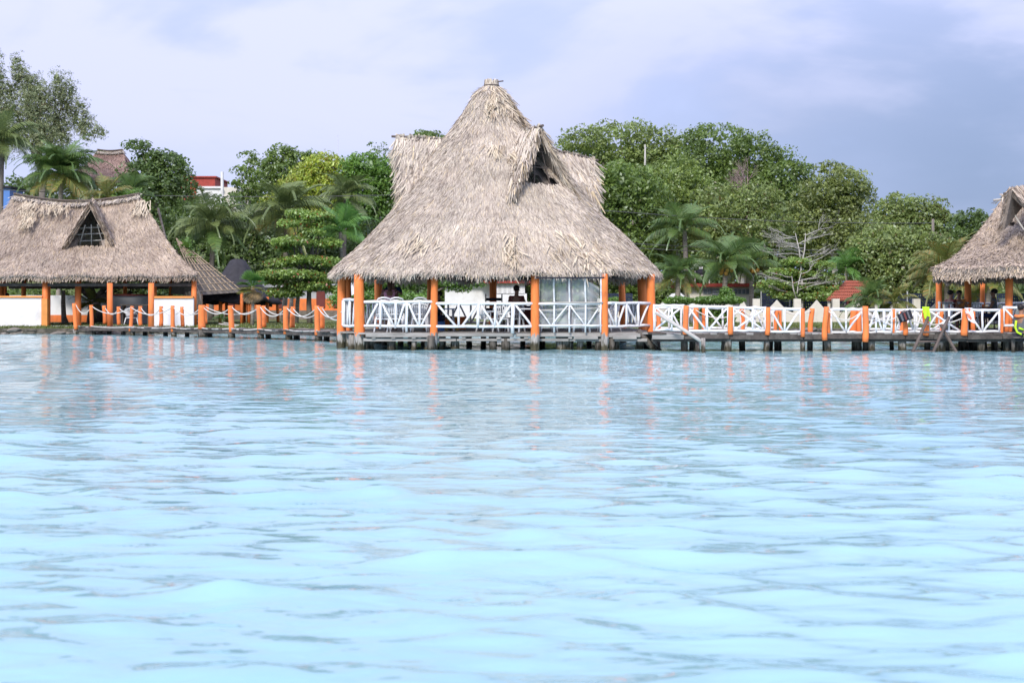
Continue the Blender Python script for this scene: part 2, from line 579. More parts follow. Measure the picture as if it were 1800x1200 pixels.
class MB:
    def __init__(s):
        s.v, s.f = [], []

    def quadpts(s, *pts):
        i = len(s.v)
        s.v += [tuple(p) for p in pts]
        s.f.append(tuple(range(i, i + len(pts))))

    def box(s, c, sz, rot=None, jit=0.0):
        c = Vector(c)
        M = rot if rot is not None else Matrix.Identity(3)
        i = len(s.v)
        for dx in (-.5, .5):
            for dy in (-.5, .5):
                for dz in (-.5, .5):
                    p = Vector((dx * sz[0], dy * sz[1], dz * sz[2]))
                    if jit:
                        p += Vector((R.uniform(-jit, jit), R.uniform(-jit, jit), R.uniform(-jit, jit)))
                    s.v.append(tuple(c + M @ p))
        s.f += [(i, i + 1, i + 3, i + 2), (i + 4, i + 6, i + 7, i + 5), (i, i + 4, i + 5, i + 1), (i + 2, i + 3, i + 7, i + 6), (i, i + 2, i + 6, i + 4), (i + 1, i + 5, i + 7, i + 3)]
        return s

    def tube(s, pts, rad, n=6, caps=True):
        pts = [Vector(p) for p in pts]
        rs = rad if isinstance(rad, (list, tuple)) else [rad] * len(pts)
        base = len(s.v)
        up = None
        for k, p in enumerate(pts):
            a = pts[max(0, k - 1)]
            b = pts[min(len(pts) - 1, k + 1)]
            t = (b - a)
            t = t.normalized() if t.length > 1e-9 else Vector((0, 0, 1))
            if up is None:
                up = Vector((0, 1, 0)) if abs(t.z) > 0.9 else Vector((0, 0, 1))
            u = t.cross(up).normalized()
            w = u.cross(t).normalized()
            up = w
            for j in range(n):
                an = 2 * PI * j / n
                s.v.append(tuple(p + (u * math.cos(an) + w * math.sin(an)) * rs[k]))
        for k in range(len(pts) - 1):
            for j in range(n):
                a, b = base + k * n + j, base + k * n + (j + 1) % n
                s.f.append((a, b, b + n, a + n))
        if caps:
            s.f.append(tuple(base + j for j in reversed(range(n))))
            e = base + (len(pts) - 1) * n
            s.f.append(tuple(e + j for j in range(n)))
        return s

    def lathe(s, c, prof, n=16, cap=True):
        c = Vector(c)
        base = len(s.v)
        for r, z in prof:
            for j in range(n):
                a = 2 * PI * j / n
                s.v.append((c.x + r * math.cos(a), c.y + r * math.sin(a), c.z + z))
        for k in range(len(prof) - 1):
            for j in range(n):
                a, b = base + k * n + j, base + k * n + (j + 1) % n
                s.f.append((a, b, b + n, a + n))
        if cap:
            s.f.append(tuple(base + j for j in reversed(range(n))))
            e = base + (len(prof) - 1) * n
            s.f.append(tuple(e + j for j in range(n)))
        return s

    def ball(s, c, r, n=8, m=6):
        rr = r if isinstance(r, (tuple, list)) else (r, r, r)
        c = Vector(c)
        base = len(s.v)
        for i in range(m + 1):
            ph = -PI / 2 + PI * i / m
            cr = max(0.02, math.cos(ph))
            for j in range(n):
                a = 2 * PI * j / n
                s.v.append((c.x + rr[0] * cr * math.cos(a), c.y + rr[1] * cr * math.sin(a), c.z + rr[2] * math.sin(ph)))
        for k in range(m):
            for j in range(n):
                a, b = base + k * n + j, base + k * n + (j + 1) % n
                s.f.append((a, b, b + n, a + n))
        s.f.append(tuple(base + j for j in reversed(range(n))))
        s.f.append(tuple(base + m * n + j for j in range(n)))
        return s

    def build(s, name, mat, parent=None, smooth=False, at=None):
        o = Vector(ORG[parent.name]) if parent else (Vector(at) if at is not None else Vector((0, 0, 0)))
        me = bpy.data.meshes.new(name)
        me.from_pydata([(x - o.x, y - o.y, z - o.z) for x, y, z in s.v], [], s.f)
        me.update()
        return link(name, me, mat, parent, smooth, at)


def link(name, me, mat, parent=None, smooth=False, at=None):
    mats = mat if isinstance(mat, (list, tuple)) else [mat]
    if not me.materials:
        for m in mats:
            me.materials.append(m)
    if smooth:
        me.polygons.foreach_set('use_smooth', [True] * len(me.polygons))
    ob = bpy.data.objects.new(name, me)
    col.objects.link(ob)
    if parent:
        ob.parent = parent
        ORG[ob.name] = ORG[parent.name]
    else:
        if at is not None:
            ob.location = at
        ORG[ob.name] = tuple(at) if at is not None else (0, 0, 0)
    return ob


def tag(o, label=None, cat=None, group=None, kind=None):
    if label:
        o['label'] = label
    if cat:
        o['category'] = cat
    if group:
        o['group'] = group
    if kind:
        o['kind'] = kind
    return o


def thing(name, loc, label, cat, group=None):
    o = bpy.data.objects.new(name, None)
    o.empty_display_size = 0.2
    col.objects.link(o)
    o.location = loc
    ORG[o.name] = tuple(loc)
    return tag(o, label, cat, group)


def copy_tree(o, loc, rz=0.0, label=None):
    r = o.copy()
    col.objects.link(r)
    r.location = loc
    r.rotation_euler = (o.rotation_euler[0], o.rotation_euler[1], rz)
    if label:
        r['label'] = label
    for ch in list(o.children):
        c = ch.copy()
        col.objects.link(c)
        c.parent = r
        for g in list(ch.children):
            d = g.copy()
            col.objects.link(d)
            d.parent = c
    return r


def wob(p0, p1, n=4, a=0.02):
    p0, p1 = Vector(p0), Vector(p1)
    out = []
    for i in range(n + 1):
        t = i / n
        p = p0.lerp(p1, t)
        if 0 < i < n:
            p += Vector((R.uniform(-a, a), R.uniform(-a, a), R.uniform(-a, a)))
        out.append(p)
    return out


def sag(p0, p1, d, n=10):
    p0, p1 = Vector(p0), Vector(p1)
    return [p0.lerp(p1, i / n) - Vector((0, 0, 4 * d * (i / n) * (1 - i / n))) for i in range(n + 1)]


def smooth01(t):
    t = np.clip(t, 0, 1)
    return t * t * (3 - 2 * t)


# ------------------------------------------------------------------ ground and water
SHORE = 75.0


def gz(x, y):
    d = y - SHORE
    z = 0.36 + 0.012 * max(0, min(d, 20))
    t = max(0, min(1, (y - 96) / 40.0))
    t = t * t * (3 - 2 * t)
    lx = 1 / (1 + math.exp((x + 12) / 5.0))
    z += t * (2.5 + 6.5 * lx)
    z += max(0, y - 136) * 0.02
    return z


def build_ground():
    ys = [75.0, 75.4, 76, 77.5, 80, 84, 90, 96, 102, 108, 114, 120, 126, 132, 140, 155, 180, 240, 400, 900, 2000]
    xs = [-1500, -500, -200, -120] + list(range(-90, 91, 5)) + [120, 200, 500, 1500]
    V, Q = [], []
    for x in xs:
        V.append((x, 75.0, -1.5))
    for y in ys:
        for x in xs:
            V.append((x, y, gz(x, y) + (R.uniform(-.04, .04) if y > 76 else -0.05)))
    n = len(xs)
    for j in range(len(ys)):
        for i in range(n - 1):
            Q.append((j * n + i, j * n + i + 1, (j + 1) * n + i + 1, (j + 1) * n + i))
    o = link('shore_ground', np_mesh('shore_ground', V, Q), M_ground, None, True)
    tag(o, 'grassy lake shore rising gently behind the piers', None, None, 'structure')


build_ground()


def build_water():
    rng = np.random.default_rng(11)
    ys = [1.2]
    while ys[-1] < 78:
        y = ys[-1]
        ys.append(y + min(0.24, max(0.03, 0.0008 * y * y)))
    ys = np.array(ys)
    step = np.gradient(ys)
    cols_ = np.linspace(-0.72, 0.72, 400)
    Y, T = np.meshgrid(ys, cols_, indexing='ij')
    Xg = T * (Y + 2.5)
    S = np.repeat(step[:, None], len(cols_), 1)
    DXs = (cols_[1] - cols_[0]) * (Y + 2.5)
    H = np.zeros_like(Y)
    DX = np.zeros_like(Y)
    DY = np.zeros_like(Y)
    nw = 90
    for i in range(nw):
        lam = 0.26 * (1.35 / 0.26) ** (rng.random() ** 1.05)
        th = rng.normal(0.12, 0.45)
        k = 2 * math.pi / lam
        kx, ky = k * math.sin(th), k * math.cos(th)
        slope = 0.0183 * (0.5 + rng.random())
        A = slope / k
        ph = rng.random() * 6.283
        # fade waves the grid cannot carry
        s = np.maximum(np.abs(ky / k) * S, np.abs(kx / k) * DXs)
        w = smooth01((lam / s - 2.2) / 4.0)
        arg = kx * Xg + ky * Y + ph
        H += w * A * np.cos(arg)
        DX -= w * A * 0.8 * kx / k * np.sin(arg)
        DY -= w * A * 0.8 * ky / k * np.sin(arg)
    sg = 0.022
    H = sg * (np.exp(0.42 * np.clip(H / sg, -2.6, 2.6)) - 1.05) / 0.42
    V = np.stack([Xg + DX, Y + DY, H], -1).reshape(-1, 3)
    ny, nx = Y.shape
    idx = np.arange(ny * nx).reshape(ny, nx)
    Q = np.stack([idx[:-1, :-1], idx[:-1, 1:], idx[1:, 1:], idx[1:, :-1]], -1).reshape(-1, 4)
    o = link('lagoon_water', np_mesh('lagoon_water', V, Q), M_water, None, True)
    tag(o, 'pale turquoise rippled lagoon water', None, None, 'structure')
    # the rest of the lagoon, a hand below the ripples
    mb = MB()
    mb.quadpts((-900, -600, -0.12), (900, -600, -0.12), (900, 76, -0.12), (-900, 76, -0.12))
    tag(mb.build('lagoon_water', M_water), 'open lagoon water reaching out behind the ripples', None, None, 'structure')


build_water()


def build_bank():
    """low dry-stone edge between lawn and lagoon: each visible stone a piece"""
    root = MB().box((0, 74.82, -0.33), (260, 0.4, 1.26)).build('bank_wall', M_stone_dark)
    tag(root, 'low mossy stone edge of the lawn along the water', None, None, 'structure')
    protos = []
    for k in range(6):
        mb = MB()
        for i in range(1):
            n, m = 7, 4
            mb.ball((0, 0, 0), (0.5, 0.5, 0.5), n, m)
        mb.v = [(x * R.uniform(.8, 1.15), y * R.uniform(.8, 1.1), z * R.uniform(.8, 1.1)) for x, y, z in mb.v]
        me = bpy.data.meshes.new('stone')
        me.from_pydata(mb.v, [], mb.f)
        me.materials.append(M_stone_dark if k % 3 else M_stone)
        protos.append(me)
    x = -29.0
    n = 0
    while x < 27 and n < 290:
        w = R.uniform(0.4, 1.0)
        for lev in (0, 1):
            if lev == 1 and R.random() < 0.25:
                continue
            o = bpy.data.objects.new('stone', R.choice(protos))
            col.objects.link(o)
            o.parent = root
            o.location = (x + w / 2 + R.uniform(-.1, .1), 74.62 - 0.08 * (1 - lev) + R.uniform(-.08, .04), 0.02 + lev * 0.19 + R.uniform(-.03, .03))
            o.scale = (w, R.uniform(.25, .45), R.uniform(.2, .3))
            o.rotation_euler = (0, R.uniform(-.15, .15), R.uniform(-.4, .4))
            n += 1
        x += w * 0.92


build_bank()


def build_grass():
    rng = np.random.default_rng(5)
    n = 26000
    x = rng.uniform(-32, 32, n)
    y = 75.2 + rng.random(n) ** 1.6 * 10
    z = np.array([gz(a, b) for a, b in zip(x, y)]) - 0.05
    h = rng.uniform(0.05, 0.16, n)
    a = rng.uniform(0, 6.283, n)
    w = 0.03
    dx, dy = np.cos(a) * w, np.sin(a) * w
    lx, ly = rng.normal(0, .05, n), rng.normal(0, .05, n)
    V = np.empty((n, 4, 3))
    V[:, 0] = np.stack([x - dx, y - dy, z], -1)
    V[:, 1] = np.stack([x + dx, y + dy, z], -1)
    V[:, 2] = np.stack([x + dx * .3 + lx, y + dy * .3 + ly, z + h], -1)
    V[:, 3] = np.stack([x - dx * .3 + lx, y - dy * .3 + ly, z + h], -1)
    o = link('lawn_grass', np_mesh('lawn_grass', V.reshape(-1, 3), np.arange(n * 4).reshape(-1, 4)), G_grass)
    tag(o, 'short green grass on the shore behind the piers', 'grass', None, 'stuff')


build_grass()


# ------------------------------------------------------------------ thatch blades
def blades(Pn, D, Nn, L, W, rng, lift=0.10, jit=0.25):
    """Pn root points, D downslope unit dirs, Nn normals; returns verts of one tapered strip each"""
    n = len(Pn)
    side = np.cross(D, Nn)
    side /= np.linalg.norm(side, axis=1, keepdims=True) + 1e-9
    d = D + side * rng.normal(0, jit, (n, 1)) + Nn * (lift * rng.random((n, 1)) + 0.02)
    d /= np.linalg.norm(d, axis=1, keepdims=True)
    tw = rng.normal(0, 0.5, (n, 1))
    s = side + Nn * tw
    s -= d * np.sum(s * d, 1, keepdims=True)
    s /= np.linalg.norm(s, axis=1, keepdims=True) + 1e-9
    L = L[:, None]
    W = W[:, None] * 0.5
    root = Pn - d * L * 0.25
    tip = Pn + d * L * 0.75
    tip[:, 2] -= 0.06 * L[:, 0] * rng.random(n)
    V = np.empty((n, 4, 3))
    V[:, 0] = root - s * W
    V[:, 1] = root + s * W
    V[:, 2] = tip + s * W * 0.35
    V[:, 3] = tip - s * W * 0.35
    return V.reshape(-1, 3)


def blade_obj(name, V, mat, parent, label=None):
    V = V - np.array(ORG[parent.name])
    o = link(name, np_mesh(name, V, np.arange(len(V)).reshape(-1, 4)), mat, parent)
    o['kind'] = 'stuff'
    if label:
        o['label'] = label
    return o


PROF = [(150, 8), (155, 15), (164, 25), (193, 45), (225, 67), (250, 87), (300, 127), (350, 170), (380, 197), (410, 228), (440, 257), (468, 288), (482, 300)]
PK = 50.2
PZ = np.array([EYE + (545 - y) / PK for y, r in PROF])
PR = np.array([r / PK for y, r in PROF])


class Cone:
    """round-cornered thatched cone: circle at the top, rounded square at the eave"""

    def __init__(s, cx, cy, lean=-0.18, seed=1):
        s.cx, s.cy, s.lean = cx, cy, lean
        rg = np.random.default_rng(seed)
        s.ph = rg.uniform(0, 6.28, 8)

    def pos(s, th, z):
        th = np.asarray(th, float)
        z = np.asarray(z, float)
        r = np.interp(-z, -PZ, PR)
        k = smooth01((r - 1.5) / 3.5)
        n = 3.6
        sup = 1.0 / (np.abs(np.cos(th)) ** n + np.abs(np.sin(th)) ** n) ** (1 / n)
        r = r * (1 - k + k * sup * 0.915)
        r = r + 0.05 * np.sin(5 * th + s.ph[0] + z) * k + 0.035 * np.sin(11 * th + s.ph[1] - 2 * z) + 0.03 * np.sin(3 * z + s.ph[2] + 2 * th)
        e = smooth01((3.0 - z) / 0.7)
        z2 = z + e * (0.06 * np.sin(3 * th + s.ph[3]) + 0.05 * np.sin(13 * th + s.ph[4]) + 0.04 * np.sin(29 * th + s.ph[5]))
        ln = s.lean * smooth01((z - 3) / 6)
        return np.stack([s.cx + ln + r * np.cos(th), s.cy + r * np.sin(th), z2], -1)

    def frame(s, th, z):
        p = s.pos(th, z)
        a = s.pos(th, z - 0.05) - p
        b = s.pos(th + 0.02, z) - p
        a /= np.linalg.norm(a, axis=-1, keepdims=True)
        nn = np.cross(a, b)
        nn /= np.linalg.norm(nn, axis=-1, keepdims=True)
        ctr = p - np.array([s.cx, s.cy, 0])
        sgn = np.sign(np.sum(nn * ctr * np.array([1, 1, 0.0001]), -1, keepdims=True))
        return p, a, nn * sgn


def in_tri(p, a, b, c):
    def cr(o, u, v):
        return (u[0] - o[0]) * (v[:, 1] - o[1]) - (u[1] - o[1]) * (v[:, 0] - o[0])
    d1, d2, d3 = cr(a, b, p), cr(b, c, p), cr(c, a, p)
    return ((d1 > 0) & (d2 > 0) & (d3 > 0)) | ((d1 < 0) & (d2 < 0) & (d3 < 0))


def cone_roof(root, cone, dormers, rng, mat, nb=46000, cut=None):
    """dormers: dicts with A (ridge root), B (ridge tip), C1, C2 (feet), all world points"""
    nth, nz = 112, 46
    zs = np.linspace(PZ[0], PZ[-1], nz)
    th = np.linspace(0, 2 * PI, nth, endpoint=False)
    TT, ZZ = np.meshgrid(th, zs, indexing='xy')
    outer = cone.pos(TT, ZZ)
    outer[..., 2] -= 0.06
    inner = outer.copy()
    inner[..., 2] -= 0.34 - 0.26 * smooth01((3.3 - ZZ) / 0.8)
    inner[..., 2] = np.maximum(inner[..., 2], PZ[-1] - .02)
    c = np.array([cone.cx, cone.cy])
    inner[..., :2] = c + (inner[..., :2] - c) * 0.985
    V = np.concatenate([outer.reshape(-1, 3), inner.reshape(-1, 3)])
    idx = np.arange(nth * nz).reshape(nz, nth)
    hole = np.zeros((nz, nth), bool)

    def hol(T, Zz):
        h = np.zeros(T.shape, bool)
        for d in dormers:
            az = d['az']
            rel = (T - az + PI) % (2 * PI) - PI
            zt, zb, hw = d['ztop'], d['zbot'], d['hw']
            wz = hw * np.clip((zt - Zz) / (zt - zb), 0, 1)
            h |= (np.abs(rel) < wz) & (Zz < zt) & (Zz > zb)
        return h
    hole = hol(TT, ZZ)
    Q = []
    for k in range(nz - 1):
        for j in range(nth):
            j2 = (j + 1) % nth
            if hole[k, j] and hole[k + 1, j] and hole[k + 1, j2]:
                continue
            Q.append((idx[k, j], idx[k, j2], idx[k + 1, j2], idx[k + 1, j]))
            o_ = nth * nz
            Q.append((o_ + idx[k, j], o_ + idx[k + 1, j], o_ + idx[k + 1, j2], o_ + idx[k, j2]))
    k = nz - 1
    for j in range(nth):
        j2 = (j + 1) % nth
        Q.append((idx[k, j], idx[k, j2], nth * nz + idx[k, j2], nth * nz + idx[k, j]))
    core = link('roof', np_mesh('roof', V - np.array(ORG[root.name]), Q), M_thatch_core, root, True)
    # area-weighted blades
    n = nb
    zz = rng.uniform(0, 1, n * 3)
    zz = PZ[-1] + (PZ[0] - PZ[-1]) * zz
    rr = np.interp(-zz, -PZ, PR)
    keep = rng.random(len(zz)) < rr / PR.max()
    zz = zz[keep][:n]
    tt = rng.uniform(0, 2 * PI, len(zz))
    back = np.sin(tt) > 0.35
    kp = ~(back & (rng.random(len(tt)) < 0.55))
    kp &= ~hol(tt, zz)
    tt, zz = tt[kp], zz[kp]
    p, d, nn = cone.frame(tt, zz)
    up = smooth01((zz - 5.2) / 2.5)
    Lb = rng.uniform(0.25, 0.5, len(tt)) * (1 + 0.2 * up)
    Wb = rng.uniform(0.018, 0.040, len(tt)) * (1 + 0.2 * up)
    V1 = blades(p, d, nn, Lb, Wb, rng, 0.13, 0.27)
    # eave fringe
    ne = 6500
    te = rng.uniform(0, 2 * PI, ne)
    ze = PZ[-1] + rng.random(ne) ** 1.5 * 0.35
    p, d, nn = cone.frame(te, ze)
    p -= nn * rng.uniform(0, 0.22, (ne, 1))
    d = d + np.array([0, 0, -0.25]) * rng.random((ne, 1))
    d /= np.linalg.norm(d, axis=1, keepdims=True)
    V2 = blades(p, d, nn, rng.uniform(0.18, 0.42, ne), rng.uniform(0.03, 0.07, ne), rng, 0.05, 0.35)
    blade_obj('thatch', np.concatenate([V1, V2]), mat, root)
    # dormers
    for d in dormers:
        A, B = np.array(d['A']), np.array(d['B'])
        Vg = []
        dm = MB()
        for C in (np.array(d['C1']), np.array(d['C2'])):
            E = d.get('E')
            nrm = np.cross(B - A, C - A)
            nrm /= np.linalg.norm(nrm)
            if nrm[2] < 0:
                nrm = -nrm
            t = 0.10
            a, b, c_ = [Vector(q) for q in (A, B, C)]
            nv = Vector(nrm) * t
            dm.quadpts(a, b, c_)
            dm.quadpts(a - nv, c_ - nv, b - nv)
            dm.quadpts(a, a - nv, b - nv, b)
            dm.quadpts(b, b - nv, c_ - nv, c_)
            m = 1500
            u, v = rng.random(m), rng.random(m)
            f = u + v > 1
            u[f], v[f] = 1 - u[f], 1 - v[f]
            pp = A + u[:, None] * (B - A) + v[:, None] * (C - A)
            pp += nrm * rng.uniform(-0.02, 0.08, (m, 1))
            down = C - (A * 0.35 + B * 0.65)
            down = down / np.linalg.norm(down)
            dd = np.repeat((down * 0.9 + np.array([0, 0, -0.12]))[None], m, 0)
            dd /= np.linalg.norm(dd, axis=1, keepdims=True)
            Vg.append(blades(pp, dd, np.repeat(nrm[None], m, 0), rng.uniform(0.45, 0.85, m), rng.uniform(0.04, 0.08, m), rng, 0.15, 0.28))
            # shaggy hem over the valley and loose fringe at the gable edge
            m = 420
            q = rng.random(m)[:, None]
            pe = B + q * (C - B) + nrm * rng.uniform(-0.12, 0.06, (m, 1))
            dd = np.repeat((down * 0.55 + np.array([0, 0, -0.6]))[None], m, 0)
            dd /= np.linalg.norm(dd, axis=1, keepdims=True)
            Vg.append(blades(pe, dd, np.repeat(nrm[None], m, 0), rng.uniform(0.4, 0.8, m), rng.uniform(0.04, 0.07, m), rng, 0.05, 0.25))
            q = rng.random(m)[:, None]
            pe = A + (0.25 + 0.75 * q) * (C - A) + nrm * rng.uniform(0.0, 0.14, (m, 1))
            Vg.append(blades(pe, dd, np.repeat(nrm[None], m, 0), rng.uniform(0.45, 0.9, m), rng.uniform(0.04, 0.08, m), rng, 0.2, 0.3))
        dr = dm.build('dormer', M_thatch_shade, root)
        blade_obj('dormer_thatch', np.concatenate(Vg), mat, dr, 'paler long loose thatch on a roof dormer')
        ex = (B - A) / np.linalg.norm(B - A)
        MB().tube([Vector(A) + Vector((0, 0, .06)), Vector(B + ex * 0.18) + Vector((0, 0, .06))], 0.045, 6).build('ridge_pole', M_pole, dr)
        # sticks across the opening
        st = MB()
        C1, C2 = np.array(d['C1']), np.array(d['C2'])
        ins = -ex * 0.25
        for f in (0.35, 0.6, 0.85):
            st.tube(wob(B + (C1 - B) * f + ins, B + (C2 - B) * f + ins, 2, .02), 0.02, 5)
        for f in (0.3, 0.62):
            base = C1 + (C2 - C1) * f
            st.tube(wob(base + ins, base + (B - base) * 0.7 + ins, 2, .02), 0.022, 5)
        st.build('gable_sticks', M_pole, dr)
    return core


def tuft(root, cone, spots, rng, mat):
    Vs = []
    for th, z, w, h, n in spots:
        t = th + rng.normal(0, w, n)
        zz = z + rng.normal(0, h, n)
        p, d, nn = cone.frame(t, zz)
        p = p + nn * rng.uniform(0.02, 0.10, (n, 1))
        Vs.append(blades(p, d, nn, rng.uniform(0.3, 0.6, n), rng.uniform(0.035, 0.07, n), rng, 0.35, 0.35))
    blade_obj('straw_patch', np.concatenate(Vs), mat, root, 'golden straw patches on the thatch')


def post(name, root, px, D, r, top, z0=-0.6, mat=None, lean=0.0, leany=0.0):
    x = X(px, D)
    pts, rs = [], []
    n = 7
    kx, ky = R.uniform(-.02, .02), R.uniform(-.02, .02)
    for i in range(n + 1):
        t = i / n
        z = z0 + (top - z0) * t
        pts.append((x + lean * (t - 0.2) + kx * math.sin(t * 5), D + leany * (t - .2) + ky * math.sin(t * 4 + 1), z))
        rs.append(r * (1.06 - 0.1 * t) * R.uniform(.96, 1.04))
    return MB().tube(pts, rs, 10).build(name, mat or M_orange_post, root, True)


def rail(root, p0, p1, segs, zb, zt, r=0.042, top_ext=(0, 0), name='railing'):
    """rough white pole railing: the railing part is its top rail; the other poles are its sub-parts"""
    p0, p1 = Vector(p0), Vector(p1)
    dz = Vector((0, 0, 1))

    def q(u, v):
        p = p0.lerp(p1, u)
        return Vector((p.x, p.y, zb + (zt - zb) * v))
    tr = MB().tube(wob(q(0 - top_ext[0], 1), q(1 + top_ext[1], 1), 6, .014), r, 8).build(name, M_rail, root, True)
    MB().tube(wob(q(0, 0), q(1, 0), 6, .018), r * .95, 8).build('bottom_rail', M_rail, tr, True)
    nrm = (p1 - p0).cross(dz).normalized() * -1
    for s in segs:
        u0, v0, u1, v1 = s[:4]
        rr = s[4] if len(s) > 4 else r * 0.78
        off = nrm * (0.018 if abs(u0 - u1) > .06 else -0.01)
        nm = 'diagonal_pole' if abs(u0 - u1) > 0.06 else 'upright_pole'
        MB().tube(wob(q(u0, v0) + off, q(u1, v1) + off, 3, .012), rr, 7).build(nm, M_rail, tr, True)
    return tr


def planks_x(root, x0f, x1f, y0, y1, z, w, mat, name='deck_plank', th=0.05):
    """planks running along x, cut to the plan given by x0f(y), x1f(y)"""
    y = y0
    while y < y1:
        xa, xb = x0f(y), x1f(y)
        if xb - xa > 0.3:
            MB().box(((xa + xb) / 2 + R.uniform(-.06, .06), y + w / 2, z - th / 2 + R.uniform(-.008, .008)), (xb - xa + R.uniform(-.1, .1), w - 0.015, th), None, 0.006).build(name, mat, root)
        y += w


DECK = 0.56


def round_hut(cx, cy, seed, label, posts_px, dormers, rails, spots, name='thatched_hut', nb=46000, mat=None):
    rng = np.random.default_rng(seed)
    root = thing(name, (cx, cy, 0), label, 'hut')
    cone = Cone(cx, cy, seed=seed)
    ds = []
    for d in dormers:
        az = math.radians(d['az'])
        dr = np.array([math.cos(az), math.sin(az), 0])
        tn = np.array([-math.sin(az), math.cos(az), 0])
        ctr = np.array([cx, cy, 0.0])
        if 'pts' in d:
            A, B, C1, C2 = [np.array(q) for q in d['pts']]
        else:
            A = ctr + dr * d['rA'] + np.array([0, 0, d['zA']])
            B = ctr + dr * d['rB'] + np.array([0, 0, d['zB']])
            rc = float(np.interp(-d['zC'], -PZ, PR)) + 0.05
            k = math.sqrt(max(0.1, rc * rc - d['w'] ** 2))
            C1 = ctr + dr * k + tn * d['w'] + np.array([0, 0, d['zC']])
            C2 = ctr + dr * k - tn * d['w'] + np.array([0, 0, d['zC']])
        rc = float(np.interp(-C1[2], -PZ, PR))
        ds.append(dict(A=A, B=B, C1=C1, C2=C2, az=az if 'haz' not in d else math.radians(d['haz']), ztop=B[2] - 0.1, zbot=C1[2] + 0.25, hw=d.get('hw', math.asin(min(.9, d.get('w', 1) / rc)) * 0.72)))
    cone_roof(root, cone, ds, rng, mat or M_thatch, nb)
    if spots:
        tuft(root, cone, spots, rng, M_thatch_gold)
    # bound crown of the roof
    zt = PZ[0]
    cp = MB().lathe((cx + cone.lean, cy, 0), [(0.26, zt - 0.25), (0.24, zt - .06), (0.21, zt + .06), (0.20, zt + .09)], 14).build('roof_cap', M_thatch_core, root, True)
    n = 260
    th = rng.uniform(0, 6.283, n)
    z = zt + rng.uniform(-0.05, 0.14, n)
    p = np.stack([cx + cone.lean + .24 * np.cos(th), cy + .24 * np.sin(th), z], -1)
    nn = np.stack([np.cos(th), np.sin(th), 0 * th], -1)
    blade_obj('cap_thatch', blades(p, np.repeat(np.array([[0, 0, -1.0]]), n, 0), nn, rng.uniform(.2, .4, n), rng.uniform(.025, .05, n), rng, .15, .2), M_thatch, cp)
    MB().tube([(cx + cone.lean + .265 * math.cos(a), cy + .265 * math.sin(a), zt - 0.02) for a in np.linspace(0, 2 * PI, 15)], 0.02, 5).build('binding', M_pole, cp)
    MB().tube([(cx + cone.lean - .15, cy - .1, zt + .06), (cx + cone.lean + .42, cy - .1, zt + .13)], 0.025, 5).build('cross_stick', M_pole, cp)
    # inner frame: ring beam under the eave and rafters
    rb = MB()
    ring = cone.pos(np.linspace(0, 2 * PI, 33), np.full(33, 2.9))
    ring[:, :2] = np.array([cx, cy]) + (ring[:, :2] - np.array([cx, cy])) * 0.93
    ring[:, 2] = 2.5
    rb.tube([tuple(q) for q in ring], 0.07, 6)
    rb.build('ring_beam', M_wood_dark, root, True)
    for k in range(14):
        a = 2 * PI * k / 14
        e = cone.pos(a, 2.9)
        MB().tube([(e[0] * .94 + cx * .06, e[1] * .94 + cy * .06, 2.55), (cx + cone.lean, cy, 8.3)], 0.05, 6).build('rafter', M_wood_dark, root)
    for (px, D, r, top) in posts_px:
        post('post', root, px, D, r, top, lean=R.uniform(-.03, .03))
    return root, cone


# ------------------------------------------------------------------ main hut over the water
CX, CY = X(873, 49.8), 49.8
main_posts = [(632, 45.2, .165, 2.40), (763, 44.75, .115, 2.40), (940, 44.65, .135, 2.40), (1062, 44.75, .115, 2.40), (1145, 46.0, .145, 2.42),
              (600, 47.2, .15, 2.5), (612, 48.6, .13, 2.5), (665, 54.4, .15, 2.5), (755, 54.8, .12, 2.5), (867, 54.8, .14, 2.5), (1002, 54.8, .12, 2.5), (1130, 50.5, .16, 2.5), (1094, 54.4, .13, 2.5)]
main_dorm = [dict(az=-60, rA=0.35, zA=7.2, rB=2.95, zB=7.3, zC=5.15, w=1.15),
             dict(az=189, rA=1.0, zA=7.1, rB=3.50, zB=7.2, zC=5.2, w=1.0),
             dict(az=22, rA=1.0, zA=7.1, rB=3.75, zB=6.62, zC=5.15, w=1.05)]
spots = [(math.radians(-78), 8.3, .22, .3, 90), (math.radians(-40), 8.0, .2, .4, 120), (math.radians(-88), 6.6, .06, .1, 30), (math.radians(-72), 6.3, .05, .12, 30), (math.radians(-84), 3.0, .03, .25, 70), (math.radians(-60), 3.1, .10, .3, 90), (math.radians(-118), 3.3, .05, .15, 40)]
hut, cone_main = round_hut(CX, CY, 3, 'large conical thatched hut on orange posts over the water in the middle', main_posts, main_dorm, None, spots, nb=150000)


def hut_x0(y):
    return X(632, 45.2) - 0.05 if y < 45.4 else (X(632, 45.2) - 0.05 - min(1, (y - 45.4) / 1.7) * 0.85)


def hut_x1(y):
    return X(1145, 46.0) + 0.1 if y < 56 else 4.0


planks_x(hut, hut_x0, hut_x1, 44.84, 55.4, DECK, 0.22, M_wood)
